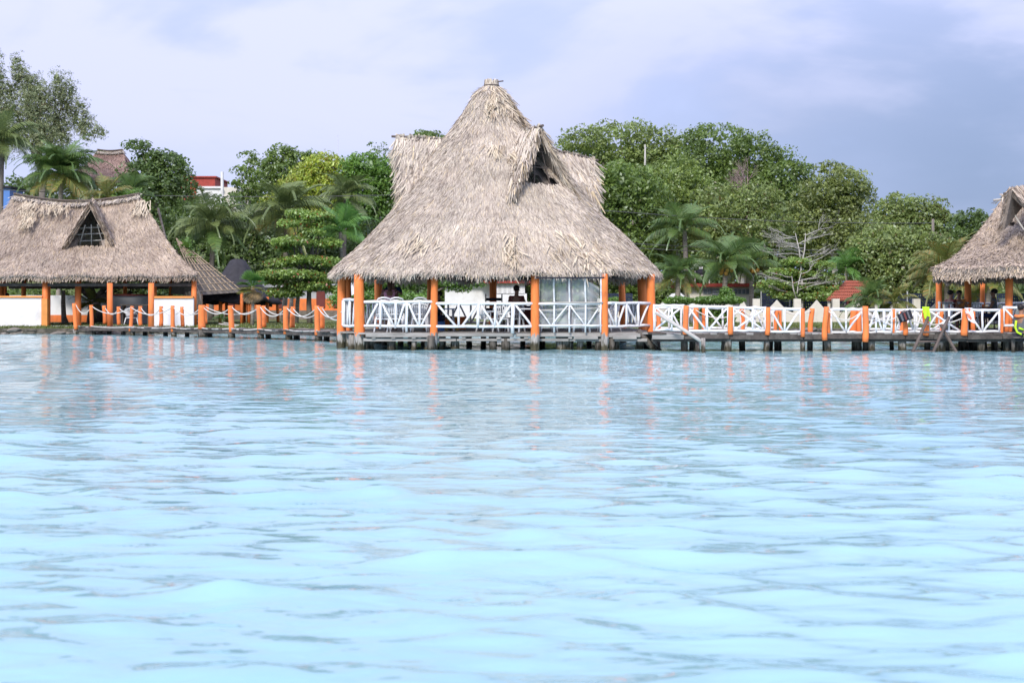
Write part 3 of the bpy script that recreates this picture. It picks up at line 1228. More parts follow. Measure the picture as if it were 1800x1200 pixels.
# fascia, joist ends and lower beam on the lake side
for x0, x1 in ((X(640, 44.45), X(762, 44.45)), (X(764, 44.45), X(905, 44.45)), (X(906, 44.45), X(1062, 44.45)), (X(1063, 44.45), X(1128, 44.45))):
    MB().box(((x0 + x1) / 2, 44.80, DECK - 0.085 + R.uniform(-.01, .01)), (x1 - x0 - .03, 0.05, 0.11), None, .012).build('fascia_board', M_wood, hut)
for px in (655, 690, 726, 752, 814, 876, 925, 1003, 1043, 1085, 1110):
    MB().box((X(px, 44.5), 47.36, DECK - 0.165), (0.12, 5.1, 0.08), None, .008).build('joist', M_wood, hut)
for x0, x1 in ((X(636, 44.45), X(800, 44.45)), (X(802, 44.45), X(1000, 44.45)), (X(1002, 44.45), X(1140, 44.45))):
    MB().box(((x0 + x1) / 2, 44.92, DECK - 0.235 + R.uniform(-.012, .012)), (x1 - x0, 0.10, 0.085), None, .012).build('beam', M_wood, hut)
for px in (1030, 1098):
    MB().box((X(px, 44.76), 44.76, DECK - 0.16), (0.75, .04, .10), None, .01).build('patch_board', M_wood, hut)
for px, D, r in ((598, 47.2, .12), (617, 46.0, .13), (641, 45.4, .15), (653, 45.6, .11), (688, 45.2, .14), (726, 45, .09), (750, 45.2, .10), (757, 44.4, .12), (778, 45.4, .08), (800, 45.2, .14), (867, 45, .12), (890, 45, .14), (988, 45.2, .18), (998, 45.3, .14), (1018, 45.2, .10), (1050, 45, .10), (1076, 44.9, .10), (1084, 45.2, .09), (1123, 45.4, .14), (1134, 46, .12), (1152, 46.2, .15),
                 (676, 51, .10), (705, 51, .11), (745, 51, .10), (825, 51, .11), (850, 51, .10), (952, 51, .12), (1035, 51, .10), (1075, 51, .11), (640, 54, .1), (720, 54, .1), (780, 54, .1), (920, 54, .1)):
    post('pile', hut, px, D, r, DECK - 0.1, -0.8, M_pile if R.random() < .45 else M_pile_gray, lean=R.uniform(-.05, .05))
# slanted brace beside the right corner
MB().tube([(X(1122, 44.9), 44.9, .62), (X(1168, 45.2), 45.2, -.4)], [.09, .10], 8).build('brace', M_pile, hut, True)
MB().tube([(X(1146, 44.8), 44.8, .35), (X(1166, 45.2), 45.2, -.1)], .03, 6).build('brace', M_pile_gray, hut, True)

ZB, ZT = Z(573, 44.6), Z(530.5, 44.6)


def pp(px, D, off=0.0):
    return (X(px, D), D + off, 0)


W1 = [(.03, 0, .2, .95), (.235, -.12, .24, 1, .042), (.26, .97, .43, 0), (.455, -.1, .46, 1, .04), (.475, 0, .59, .97), (.615, -.25, .62, 1, .045), (.64, .97, .79, 0), (.80, 0, .805, 1, .04), (.82, 0, .985, .95)]
rail(hut, pp(640, 45.1), pp(762, 44.7), W1, ZB, ZT, .048)
W2 = [(.02, .95, .21, 0), (.235, 0, .235, 1), (.265, 0, .42, .97), (.43, -.05, .44, 1, .045), (.46, .97, .60, 0), (.605, 0, .61, 1), (.63, 0, .77, .97), (.785, -.3, .79, 1, .06), (.81, .97, .985, .0)]
rail(hut, pp(766, 44.7), pp(938, 44.6), W2, ZB - .01, ZT - .05, .048)
W3 = [(.02, .85, .22, 0), (.235, 0, .48, .95), (.51, .95, .73, 0), (.76, 0, .975, .95)]
r3 = rail(hut, pp(942, 44.6), pp(1060, 44.7), W3, ZB + .02, ZT - .06, .033)
W4 = [(.02, .9, .21, 0), (.235, 0, .22, 1, .045), (.28, 0, .43, .97), (.455, 0, .46, 1), (.48, .97, .71, 0), (.725, 0, .72, 1, .045), (.76, 0, .97, .95)]
rail(hut, pp(1064, 44.7), pp(1143, 45.9), W4, ZB, ZT - .04, .048)
W5 = [(.15, 0, .14, 1), (.3, 0, .45, 1), (.5, 0, .52, 1), (.62, 0, .78, 1), (.85, 0, .88, 1)]
rail(hut, pp(602, 47.2), pp(630, 45.3), W5, ZB - .01, ZT + .08, .048)
XS = []
for k in range(5):
    a, b = k / 5, (k + 1) / 5
    XS += [(a + .005, -.05, a + .005, 1, .04), (a + .01, 0, (a + b) / 2, 1), ((a + b) / 2, 1, b - .01, 0)]
rail(hut, (X(612, 48.2), 48.3, 0), (X(665, 54.6), 54.5, 0), XS, ZB, ZT, .045)
rail(hut, (X(667, 54.6), 54.7, 0), (X(866, 55), 55.0, 0), XS, ZB, ZT, .045)
rail(hut, (X(868, 55), 55.0, 0), (X(1093, 55), 55.0, 0), XS, ZB, ZT, .045)
rail(hut, (X(1130, 50.5), 50.7, 0), (X(1096, 55), 54.9, 0), XS, ZB, ZT, .045)
# pale panel leaning inside the left rail
MB().box((X(608, 46.9), 47.0, (ZB + ZT) / 2 + .03), (.30, .04, .82), Matrix.Rotation(.25, 3, 'Z')).build('side_board', M_plastic, hut)

# frame and clear sheet in the third bay
for k, px in enumerate((947, 974, 1001, 1029, 1056)):
    MB().tube(wob((X(px, 44.65), 44.67, DECK), (X(px, 44.65), 44.67, 2.52), 4, .012), .03, 7).build('upright_pole', M_rail, r3, True)
MB().tube(wob((X(944, 44.65), 44.63, Z(532.5, 44.65)), (X(1060, 44.65), 44.63, Z(532, 44.65)), 4, .01), .026, 7).build('cross_pole', M_bamboo, r3, True)
MB().box(((X(942, 44.65) + X(1060, 44.65)) / 2, 44.0, Z(489, 44.65)), (X(1060, 44.65) - X(942, 44.65), .05, .05)).build('head_rail', M_dark, hut)
MB().tube(wob((X(945, 44.65), 44.69, Z(545, 44.65)), (X(1058, 44.65), 44.69, Z(541, 44.65)), 4, .01), .02, 6).build('cross_pole', M_bamboo, r3, True)


def plastic_sheet():
    nx, nz = 60, 40
    V, Q = [], []
    for j in range(nz + 1):
        for i in range(nx + 1):
            u, v = i / nx, j / nz
            x = X(948 + 106 * u, 44.65)
            ztop = Z(490, 44.65) - max(0, u - .72) / .28 * .34 * (1 - .3 * math.sin((u - .72) * 8))
            zbot = Z(577, 44.65)
            z = zbot + (ztop - zbot) * v
            f = .03 * math.sin(26 * u + 3 * v) * (.3 + v) + .03 * math.sin(11 * u - 14 * v * (0.4 + u)) * v + .05 * u * u * math.sin(30 * (v + u * .5)) * v
            V.append((x, 44.8 + f, z))
    for j in range(nz):
        for i in range(nx):
            a = j * (nx + 1) + i
            Q.append((a, a + 1, a + nx + 2, a + nx + 1))
    o = link('plastic_sheet', np_mesh('plastic_sheet', V, Q), M_sheet, None, True)
    tag(o, 'translucent grey plastic sheet hung as a windbreak between two orange posts', 'plastic sheet')


plastic_sheet()


# ------------------------------------------------------------------ furniture in the hut
def make_chair(label):
    """stacking plastic armchair, origin on the floor, facing -Y"""
    t = thing('plastic_chair', (0, 0, 0), label, 'chair', 'white plastic chairs in the main hut')
    s = MB()
    s.box((0, 0, .42), (.46, .46, .03))
    s.box((0, -.235, .40), (.46, .025, .05))
    s.build('seat', M_plastic, t)
    b = MB()
    # bowed backrest with slots
    for k in range(7):
        u = -0.19 + .38 * k / 6
        y0, y1 = .20, .33
        dy = -.05 * (u / .2) ** 2
        b.tube([(u * .92, y0 + dy, .43), (u, (y0 + y1) / 2 + dy, .64), (u * 1.02, y1 + dy, .84)], [.016, .018, .016], 5)
    top = [(-.23, .25, .80), (-.17, .30, .885), (-.06, .335, .915), (.06, .335, .915), (.17, .30, .885), (.23, .25, .80)]
    b.tube(top, .028, 6)
    b.tube([(-.21, .20, .56), (0, .26, .57), (.21, .20, .56)], .02, 6)
    b.build('backrest', M_plastic, t, True)
    for sx in (-1, 1):
        MB().tube([(sx * .27, -.2, .40), (sx * .275, -.2, .62), (sx * .275, -.05, .655), (sx * .26, .2, .67), (sx * .23, .26, .80)], .024, 6).build('armrest', M_plastic, t, True)
        for sy in (-1, 1):
            MB().tube([(sx * .21, sy * .20, .42), (sx * .26, sy * .26 + (.05 if sy > 0 else 0), 0)], [.036, .024], 6).build('leg', M_plastic, t, True)
    return t


ch0 = make_chair('white plastic chair, bottom of the stack beside the thick corner post of the main hut')
ch0.location = (X(672, 45.4), 45.4, DECK)
ch0.rotation_euler = (0, 0, PI + .1)
stackwords = {672: 'beside the thick corner post of the main hut', 697: 'in the middle of the three railing stacks', 738: 'next to the second orange hut post'}
lev = ('bottom', 'second', 'top')
for px in (672, 697, 738):
    for k in range(3):
        if px == 672 and k == 0:
            continue
        copy_tree(ch0, (X(px, 45.4) + .02 * k, 45.4 + .05 * k, DECK + .09 * k), PI + (.1 if px == 672 else -.06), 'white plastic chair, %s of the stack %s' % (lev[k], stackwords[px]))
for px, D, rz, lb in ((858, 45.3, 2.0, 'white plastic chair turned sideways below the breeze-block wall'), (884, 45.6, 2.9, 'white plastic chair behind the third rail upright, back to the lake'), (905, 46.3, 3.4, 'white plastic chair nearest the seated dark-haired person'),
                      (962, 45.6, 1.9, 'white plastic chair at the left behind the plastic sheet'), (1022, 45.2, PI, 'white plastic chair with slotted back at the right behind the plastic sheet'), (1070, 46.2, 4.0, 'white plastic chair right of the plastic sheet'), (700, 49.5, .4, 'white plastic chair deeper in the hut near the standing couple')):
    copy_tree(ch0, (X(px, D), D, DECK), rz, lb)


def table(px, D, w, d, top_mat, leg_mat, label, h=.74):
    x = X(px, D)
    t = thing('table', (x, D, DECK), label, 'table')
    MB().box((x, D, DECK + h), (w, d, .035)).build('tabletop', top_mat, t)
    for sx in (-1, 1):
        for sy in (-1, 1):
            MB().tube([(x + sx * (w / 2 - .08), D + sy * (d / 2 - .08), DECK + h), (x + sx * (w / 2 - .04), D + sy * (d / 2 - .04), DECK)], .025, 6).build('leg', leg_mat, t)
    return t


table(778, 48.0, .85, .8, M_plastic_blue, M_metal, 'small blue topped table left inside the main hut')
table(925, 45.3, .55, .7, M_plastic, M_plastic, 'white plastic table beside the fourth post of the main hut')
table(700, 51.0, 1.0, .9, M_plastic, M_plastic, 'white plastic table by the standing couple')
table(1000, 47.8, 1.0, .9, M_plastic, M_plastic, 'white plastic table behind the plastic sheet')
o = MB().box((X(797, 52), 52, DECK + .23), (.9, .35, .45), None, .01).build('crate', M_orange, at=None)
tag(o, 'low orange crate on the hut floor behind the second bay of railing', 'crate')
sg = thing('folded_stool', (X(795, 49), 49, DECK), 'yellow folding stool leaning behind the railing', 'stool')
MB().box((X(795, 49), 49, DECK + .46), (.42, .32, .04), Matrix.Rotation(.2, 3, 'Y')).build('seat', M_yellow, sg)
for a in (-1, 1):
    MB().tube([(X(795, 49) - a * .22, 48.9 + a * .05, DECK), (X(795, 49) + a * .2, 48.9 + a * .05, DECK + .45)], .03, 6).build('leg', M_yellow, sg)
o = MB().lathe((X(774, 47.6), 47.6, DECK), [(.05, 0), (.14, .01), (.16, .3), (.17, .31), (.12, .33)], 14).build('bucket', M_plastic_blue)
tag(o, 'small blue bucket on the deck below the blue table', 'bucket')
gr = thing('grill_rack', (X(868, 47.5), 47.5, DECK), 'dark slatted rack standing against the white house view in the hut', 'rack')
for k in range(4):
    MB().box((X(868, 47.5), 47.5 + .02 * k, DECK + .55 + .17 * k), (.5, .04, .10)).build('slat', M_dark, gr)
for sx in (-1, 1):
    MB().box((X(868, 47.5) + sx * .27, 47.5, DECK + .62), (.045, .05, 1.24)).build('upright', M_wood, gr)
o = thing('speaker_box', (X(942, 52), 52, DECK), 'dark box on legs behind the fourth post', 'box')
MB().box((X(930, 52), 52, DECK + .8), (.9, .5, .12)).build('lid', M_navy, o)
MB().box((X(930, 52), 52, DECK + .37), (.8, .45, .72)).build('body', M_maroon, o)


# ------------------------------------------------------------------ people
def skin_mesh(J, E, rad, root):
    names = list(J)
    me = bpy.data.meshes.new('body')
    me.from_pydata([J[k] for k in names], [(names.index(a), names.index(b)) for a, b in E], [])
    ob = bpy.data.objects.new('tmp', me)
    col.objects.link(ob)
    ob.modifiers.new('skin', 'SKIN')
    su = ob.modifiers.new('sub', 'SUBSURF')
    su.levels = su.render_levels = 1
    for i, k in enumerate(names):
        r = rad[k]
        me.skin_vertices[0].data[i].radius = r if isinstance(r, tuple) else (r, r)
        me.skin_vertices[0].data[i].use_root = (k == root)
    dg = bpy.context.evaluated_depsgraph_get()
    ev = ob.evaluated_get(dg)
    m2 = bpy.data.meshes.new_from_object(ev)
    v = [tuple(x.co) for x in m2.vertices]
    f = [tuple(p.vertices) for p in m2.polygons]
    bpy.data.objects.remove(ob)
    bpy.data.meshes.remove(m2)
    return v, f


def person(loc, rz, label, top, bottom, hair, seated=False, arms='down', sleeves=False, scale=1.0, hat=None, long_hair=False, skin=None):
    """figure facing -Y before the turn rz"""
    t = thing('person', loc, label, 'person')
    sm = skin or M_skin
    if seated:
        hip, kn, an = .48, (.50, -.42), (.06, -.40)
        sh = hip + .52
    else:
        hip, kn, an = .88, (.48, -.02), (.08, .02)
        sh = 1.40
    J = {'pelvis': (0, 0, hip), 'waist': (0, 0, hip + .2), 'chest': (0, .01, hip + .40), 'neck': (0, .0, sh + .06), 'chin': (0, -.02, sh + .13), 'head': (0, -.02, sh + .25), 'crown': (0, 0, sh + .32)}
    Rr = {'pelvis': (.16, .12), 'waist': (.135, .10), 'chest': (.165, .115), 'neck': (.055, .055), 'chin': (.068, .075), 'head': (.078, .095), 'crown': (.055, .07)}
    E = [('pelvis', 'waist'), ('waist', 'chest'), ('chest', 'neck'), ('neck', 'chin'), ('chin', 'head'), ('head', 'crown')]
    hands = []
    for s, k in ((-1, 'l'), (1, 'r')):
        J['sh' + k] = (s * .19, 0, sh - .02)
        if arms == 'down':
            J['el' + k], J['wr' + k] = (s * .26, .02, sh - .30), (s * .25, -.06, sh - .55)
        elif arms == 'hug':
            J['el' + k], J['wr' + k] = (s * .30, -.14, sh - .20), (s * .16, -.36, sh - .12)
        elif arms == 'table':
            J['el' + k], J['wr' + k] = (s * .26, -.10, sh - .27), (s * .12, -.32, sh - .26)
        w = Vector(J['wr' + k])
        d = (w - Vector(J['el' + k])).normalized()
        h = w + d * .07
        J['ha' + k] = tuple(h)
        hands.append((h, d, s))
        J['hp' + k] = (s * .09, 0, hip - .04)
        J['kn' + k] = (s * .11, kn[1], kn[0])
        J['an' + k] = (s * .11, an[1], an[0])
        J['to' + k] = (s * .12, an[1] - .17, .035)
        Rr.update({'sh' + k: .062, 'el' + k: .042, 'wr' + k: .030, 'ha' + k: (.036, .022), 'hp' + k: .085, 'kn' + k: .058, 'an' + k: .042, 'to' + k: .035})
        E += [('chest', 'sh' + k), ('sh' + k, 'el' + k), ('el' + k, 'wr' + k), ('wr' + k, 'ha' + k), ('pelvis', 'hp' + k), ('hp' + k, 'kn' + k), ('kn' + k, 'an' + k), ('an' + k, 'to' + k)]
    v, f = skin_mesh(J, E, Rr, 'pelvis')
    mb = MB()
    mb.v, mb.f = v, f
    for h, d, s in hands:                                   # five unequal fingers, slightly curled
        side = d.cross(Vector((0, 0, 1)))
        side = side.normalized() if side.length > .1 else Vector((0, 1, 0))
        curl = side.cross(d).normalized()
        for q, (o_, ln) in enumerate(((-.027, .06), (-.009, .075), (.009, .07), (.026, .055))):
            a = h + side * o_ + d * .015
            mb.tube([a, a + d * ln * .55, a + d * ln * .9 - curl * .015], [.009, .0085, .007], 5)
        a = h + side * -.03 * s - d * .03
        mb.tube([a, a - side * .02 * s + d * .03, a - side * .018 * s + d * .055], [.011, .010, .008], 5)
    hz = sh + .21
    mb.ball((0, -.118, hz - .015), (.014, .022, .024), 6, 4)    # nose
    for s in (-1, 1):
        mb.ball((s * .082, -.01, hz - .005), (.012, .024, .034), 6, 4)
    body = mb
    M4 = Matrix.Rotation(rz, 4, 'Z') @ Matrix.Scale(scale, 4)

    def place(mb):
        mb.v = [tuple(M4 @ Vector(p) + Vector(loc)) for p in mb.v]
        return mb
    place(body).build('body', sm, t, True)
    ey = MB()
    for s in (-1, 1):
        ey.ball((s * .032, -.103, hz + .012), (.012, .008, .009), 6, 4)
    ey.box((0, -.108, hz - .062), (.045, .01, .01))
    place(ey).build('face', M_hair, t)
    hr = MB()
    hr.ball((0, .015, hz + .055), (.098, .112, .092), 12, 8)
    if long_hair:
        hr.tube([(0, .06, hz + .04), (0, .10, hz - .10), (0, .10, hz - .22)], [.085, .08, .05], 10)
    place(hr).build('hair', hair, t, True)
    if hat:
        ht = MB()
        ht.ball((0, .0, hz + .085), (.105, .12, .085), 12, 6)
        ht.box((0, -.14, hz + .065), (.15, .10, .012))
        place(ht).build('cap', hat, t, True)
    # shirt
    Js = {k: J[k] for k in ('pelvis', 'waist', 'chest')}
    Js['collar'] = (0, 0, sh + .015)
    Rs = {'pelvis': (.178, .135), 'waist': (.155, .12), 'chest': (.185, .135), 'collar': (.08, .075)}
    Es = [('pelvis', 'waist'), ('waist', 'chest'), ('chest', 'collar')]
    for k in 'lr':
        a, b = Vector(J['sh' + k]), Vector(J['el' + k])
        Js['s' + k] = tuple(a)
        Js['e' + k] = tuple(a.lerp(b, .95 if sleeves else .35))
        Rs['s' + k], Rs['e' + k] = .078, .062
        Es += [('chest', 's' + k), ('s' + k, 'e' + k)]
    mb = MB()
    mb.v, mb.f = skin_mesh(Js, Es, Rs, 'waist')
    place(mb).build('shirt', top, t, True)
    Jt = {'pelvis': (0, 0, hip + .02)}
    Rt = {'pelvis': (.172, .132)}
    Et = []
    for k in 'lr':
        a, b = Vector(J['hp' + k]), Vector(J['kn' + k])
        Jt['h' + k] = tuple(a)
        Jt['k' + k] = tuple(a.lerp(b, .92))
        Rt['h' + k], Rt['k' + k] = .105, .082
        Et += [('pelvis', 'h' + k), ('h' + k, 'k' + k)]
    mb = MB()
    mb.v, mb.f = skin_mesh(Jt, Et, Rt, 'pelvis')
    place(mb).build('shorts', bottom, t, True)
    return t


def chairless_seat(px, D, label, z=DECK):
    x = X(px, D)
    t = thing('bench', (x, D, z), label, 'bench')
    MB().box((x, D, z + .43), (1.0, .38, .05)).build('seat', M_wood_dark, t)
    for sx in (-.42, .42):
        MB().box((x + sx, D, z + .2), (.07, .34, .40)).build('leg', M_wood_dark, t)


person((X(685, 48.3), 48.3, DECK), PI + .12, 'person in a pink sleeveless top seen from behind, hugging someone', M_pink, M_dark, M_hair_br, arms='hug', scale=.97, long_hair=True)
person((X(690, 48.72), 48.72, DECK), .1, 'person in navy clothes and dark cap facing the lake, being hugged', M_navy, M_navy, M_hair, arms='hug', sleeves=True, scale=1.04, hat=M_grayshirt)
person((X(908, 47.4), 47.4, DECK + .02), PI - .2, 'seated person with dark hair seen from behind below the breeze-block wall', M_maroon, M_dark, M_hair, seated=True, arms='table', scale=1.12)
chairless_seat(908, 47.35, 'dark wooden bench under the seated person in the middle of the main hut')
person((X(772, 48.9), 48.9, DECK), -PI / 2 + .3, 'seated person in dark clothes at the blue table', M_dark, M_navy, M_hair, seated=True, arms='table')
chairless_seat(771, 48.95, 'dark bench at the blue table')


# ------------------------------------------------------------------ right hut (mostly outside the frame)
CX2, CY2 = X(1946, 49.5), 49.5


def rp(px, py, D):
    return (X(px, D), D, Z(py, D))


right_posts = [(1650, 48.9, .115, 2.3), (1702, 51.5, .13, 2.5), (1727, 55, .10, 2.5), (1773, 46.2, .125, 2.3), (1900, 44.2, .13, 2.36), (2010, 44.2, .13, 2.36), (2120, 46, .13, 2.36), (1850, 55, .12, 2.36), (1990, 55, .12, 2.36)]
dB = rp(1773, 333, 46.6)
hut2 = thing('thatched_hut', (CX2, CY2, 0), 'thatched hut on the right end of the pier, cut by the photo edge', 'hut')
for (px, D, r, top) in right_posts:
    post('post', hut2, px, D, r, top, lean=R.uniform(-.03, .03))
planks_x(hut2, lambda y: X(1640, 46), lambda y: CX2 + 5.2, 45.2, 55.3, DECK, .24, M_wood_dark)
for y in (45.3, 48, 51, 54.6):
    MB().box(((X(1640, 46) + CX2 + 5.2) / 2, y, DECK - .15), (CX2 + 5.2 - X(1640, 46), .14, .18)).build('beam', M_wood_dark, hut2)
for px, D, r in ((1655, 46, .14), (1728, 46.2, .14), (1776, 45.6, .13), (1690, 49, .12), (1748, 50, .12), (1790, 50, .12), (1850, 46, .14), (1700, 53, .12), (1765, 53.5, .12), (1920, 46, .14), (2000, 46, .14)):
    post('pile', hut2, px, D, r, DECK - .1, -.8, M_pile)
for a, b in (((X(1652, 48.6), 48.7, 0), (X(1700, 51.5), 51.4, 0)), ((X(1703, 51.5), 51.6, 0), (X(1726, 55), 54.9, 0)), ((X(1728, 55), 55, 0), (X(1849, 55), 55, 0))):
    rail(hut2, a, b, XS, ZB, ZT, .042)

person((X(1671, 50.2), 50.2, DECK), PI / 2 + .5, 'seated dark-haired person left of two at the right hut table', M_maroon, M_dark, M_hair, seated=True, arms='table', scale=1.05)
chairless_seat(1671, 50.25, 'dark bench behind the railing at the left of the right hut')
person((X(1686, 50.6), 50.6, DECK), -.2, 'seated person in orange-brown top facing the lake at the right hut table', M_orange_pale, M_dark, M_hair, seated=True, arms='table', scale=1.05)
chairless_seat(1690, 50.7, 'dark bench beside the second post of the right hut')
person((X(1747, 50), 50, DECK), -PI / 2 - .3, 'seated person in grey facing left at the right hut table', M_grayshirt, M_navy, M_hair, seated=True, arms='table', scale=1.08)
chairless_seat(1748, 50.05, 'dark bench behind the last railing bay on the right')
table(1716, 50.2, 1.1, .9, M_wood_dark, M_wood_dark, 'dark wooden table inside the right hut')
# bather in a life vest climbing down the pier end
bx = X(1795, 42.7)
bather = person((bx, 42.7, .02), PI - .9, 'crouching person in a grey and neon life vest at the right photo edge', M_vest, M_dark, M_hair, seated=True, arms='table', sleeves=True, scale=1.05)
_b = MB()
for dz_, rr in ((.86, .10),):
    _b.tube([(bx + .17 * math.cos(a), 42.7 + .14 * math.sin(a), 1.08 + .01 * math.sin(3 * a)) for a in np.linspace(0, 2 * PI, 13)], .045, 7, caps=False)
_b.build('orange_collar', M_orange, bather, True)
_b = MB()
_b.tube([(bx - .19, 42.58, .95), (bx - .21, 42.6, .75), (bx - .17, 42.56, .60), (bx + .1, 42.5, .46)], [.03, .035, .03, .035], 7)
_b.box((bx - .06, 42.52, .70), (.16, .03, .05), Matrix.Rotation(.4, 3, 'Y'))
_b.build('neon_trim', M_neon, bather, True)
sw = thing('pier_step', (bx + .15, 42.6, 0), 'dark wooden step at the pier edge under the crouching bather', 'step')
MB().box((bx + .15, 42.75, .44), (.9, .5, .05)).build('tread', M_wood_dark, sw)
for k in (-.35, .35):
    MB().tube([(bx + .15 + k, 42.8, .44), (bx + .15 + k, 42.8, -.6)], .06, 7).build('leg', M_pile, sw)


# ------------------------------------------------------------------ right pier
pier = thing('wooden_pier', (X(1400, 44), 44, 0), 'long wooden pier with orange posts and white railings right of the main hut', 'pier')
PX0, PX1 = X(1146, 43.6), X(1830, 43.6)
x = PX0
pl = MB().box((0, 0, 0), (.205, 2.3, .05), None, .006)
meps = []
for k in range(5):
    b_ = MB().box((0, 0, 0), (.205, 2.3, .05), None, .007)
    m_ = bpy.data.meshes.new('deck_plank')
    m_.from_pydata(b_.v, [], b_.f)
    m_.materials.append(M_wood if k % 2 else M_wood_dark)
    meps.append(m_)
while x < PX1:
    o = bpy.data.objects.new('deck_plank', R.choice(meps))
    col.objects.link(o)
    o.parent = pier
    o.location = (x + .1 - pier.location.x, 44.65 - 44 + R.uniform(-.03, .03), DECK - .025 + R.uniform(-.008, .008))
    x += .222
segx = [1146, 1202, 1282, 1350, 1412, 1452, 1520, 1590, 1640, 1700, 1760, 1830]
for a, b in zip(segx, segx[1:]):
    x0, x1 = X(a, 43.55), X(b, 43.55)
    MB().box(((x0 + x1) / 2, 43.52, DECK - .115 + R.uniform(-.012, .012)), (x1 - x0 - .02, .06, .15), None, .012).build('fascia_board', M_wood if (R.random() < .35 and a < 1400) else M_wood_dark, pier)
    MB().box(((x0 + x1) / 2, 43.66, DECK - .215 + R.uniform(-.012, .012)), (x1 - x0, .10, .10), None, .01).build('beam', M_wood_dark, pier)
    MB().box(((x0 + x1) / 2, 45.5, DECK - .16), (x1 - x0, .10, .18), None, .01).build('beam', M_wood_dark, pier)
pile_l = [(1203, 43.9, .11, 0), (1217, 45.4, .11, 0), (1224, 44, .07, 1), (1272, 44, .09, 0), (1279, 43.7, .11, 1), (1304, 44.8, .10, 0), (1346, 43.7, .09, 1), (1354, 45.2, .09, 0), (1367, 45.0, .12, 0), (1411, 43.7, .075, 1), (1424, 44.3, .09, 0), (1450, 44.2, .09, 0), (1455, 43.8, .11, 1), (1506, 44.3, .16, 0), (1521, 44.2, .11, 0), (1532, 43.8, .11, 1), (1567, 45.4, .07, 0), (1587, 43.8, .13, 1), (1630, 44.2, .10, 0), (1653, 43.8, .16, 1), (1662, 44.4, .14, 0), (1696, 45.4, .15, 0), (1713, 45, .1, 0), (1725, 43.8, .12, 0), (1748, 44.8, .10, 0), (1770, 44, .10, 0), (1792, 43.9, .11, 0)]
for px, D, r, g in pile_l:
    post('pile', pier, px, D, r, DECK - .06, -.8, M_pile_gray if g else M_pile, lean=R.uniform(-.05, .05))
# orange posts: (px, D, radius, top y, bottom y)
pposts = [(1205, 43.5, .125, 537, 588), (1284, 43.5, .115, 539, 588), (1349, 43.5, .105, 540, 589), (1411, 43.5, .095, 542, 592), (1450, 43.42, .12, 539, 598), (1457, 43.6, .07, 545, 588), (1521, 43.42, .135, 538, 601), (1570, 43.6, .085, 543, 588), (1591, 43.5, .105, 548, 589), (1627, 43.5, .135, 545, 590), (1695, 43.5, .15, 543, 590), (1711, 44.6, .10, 545, 588), (1760, 43.8, .10, 543, 588),
          (1157, 45.5, .10, 541, 583), (1223, 45.5, .125, 540, 584), (1238, 45.7, .09, 541, 584), (1305, 45.5, .115, 541, 583), (1363, 45.5, .10, 543, 583), (1372, 45.7, .08, 543, 583), (1425, 45.5, .12, 542, 585), (1500, 45.4, .17, 543, 587), (1510, 45.4, .13, 543, 587), (1584, 45.5, .09, 547, 585), (1655, 45.5, .10, 545, 585), (1770, 45.6, .10, 543, 585)]
for px, D, r, ty, by in pposts:
    post('post', pier, px, D, r * .68, Z(ty, D), Z(by, D), M_orange, lean=R.uniform(-.04, .05))


def bay(px0, px1, D0, D1, ty, kind, by=581):
    segs = {0: [(.02, -.05, .02, 1), (.25, 0, .25, 1), (.03, 0, .42, .0 + .98), (.27, .95, .95, .02), (.5, 0, .95, .97), (.97, 0, .97, 1)],
            1: [(.02, 0, .02, 1), (.04, .95, .45, .02), (.47, 0, .47, 1), (.5, .02, .96, .95), (.97, 0, .97, 1)],
            2: [(.03, 0, .03, 1), (.06, .95, .94, .02), (.06, .02, .94, .95), (.6, 0, .6, 1), (.97, 0, .97, 1)],
            3: [(.03, 0, .02, 1), (.05, .02, .33, .95), (.36, 0, .36, 1), (.38, .95, .64, .02), (.66, 0, .66, 1), (.68, .02, .95, .95), (.97, 0, .97, 1)]}[kind]
    zb, zt = Z(by, D0), Z(ty, D0)
    rail(pier, (X(px0, D0), D0, 0), (X(px1, D1), D1, 0), segs, zb, zt, .042)


bay(1148, 1203, 43.55, 43.55, 537, 2, 580)
bay(1208, 1282, 43.55, 43.55, 539, 1, 581)
bay(1287, 1347, 43.55, 43.55, 541, 2, 581)
bay(1352, 1409, 43.55, 43.55, 543, 1, 583)
bay(1460, 1518, 43.6, 43.6, 544, 1, 584)
bay(1524, 1568, 43.55, 43.55, 545, 3, 584)
bay(1572, 1626, 43.6, 43.6, 545, 3, 583)
bay(1631, 1693, 43.6, 43.6, 545, 2, 583)
bay(1699, 1758, 43.7, 43.7, 545, 1, 583)
bay(1763, 1830, 44.6, 44.6, 540, 1, 572)
bay(1150, 1222, 45.5, 45.5, 541, 3, 577)
bay(1240, 1304, 45.5, 45.5, 541, 1, 577)
bay(1307, 1362, 45.5, 45.5, 542, 3, 577)
bay(1512, 1583, 45.5, 45.5, 545, 2, 578)
bay(1586, 1654, 45.5, 45.5, 546, 3, 578)
for a, b, ty, d in ((1455, 1516, 545, .30), (1524, 1590, 546, .30), (1594, 1690, 560, .18), (1223, 1305, 545, .25), (1305, 1363, 545, .25), (1378, 1425, 546, .12), (1500, 1570, 546, .3)):
    D = 43.4 if a in (1455, 1524, 1594) else 45.4
    MB().tube(sag((X(a, D), D, Z(ty, D)), (X(b, D), D, Z(ty, D)), d), .018, 6).build('rope', M_rope, pier, True)
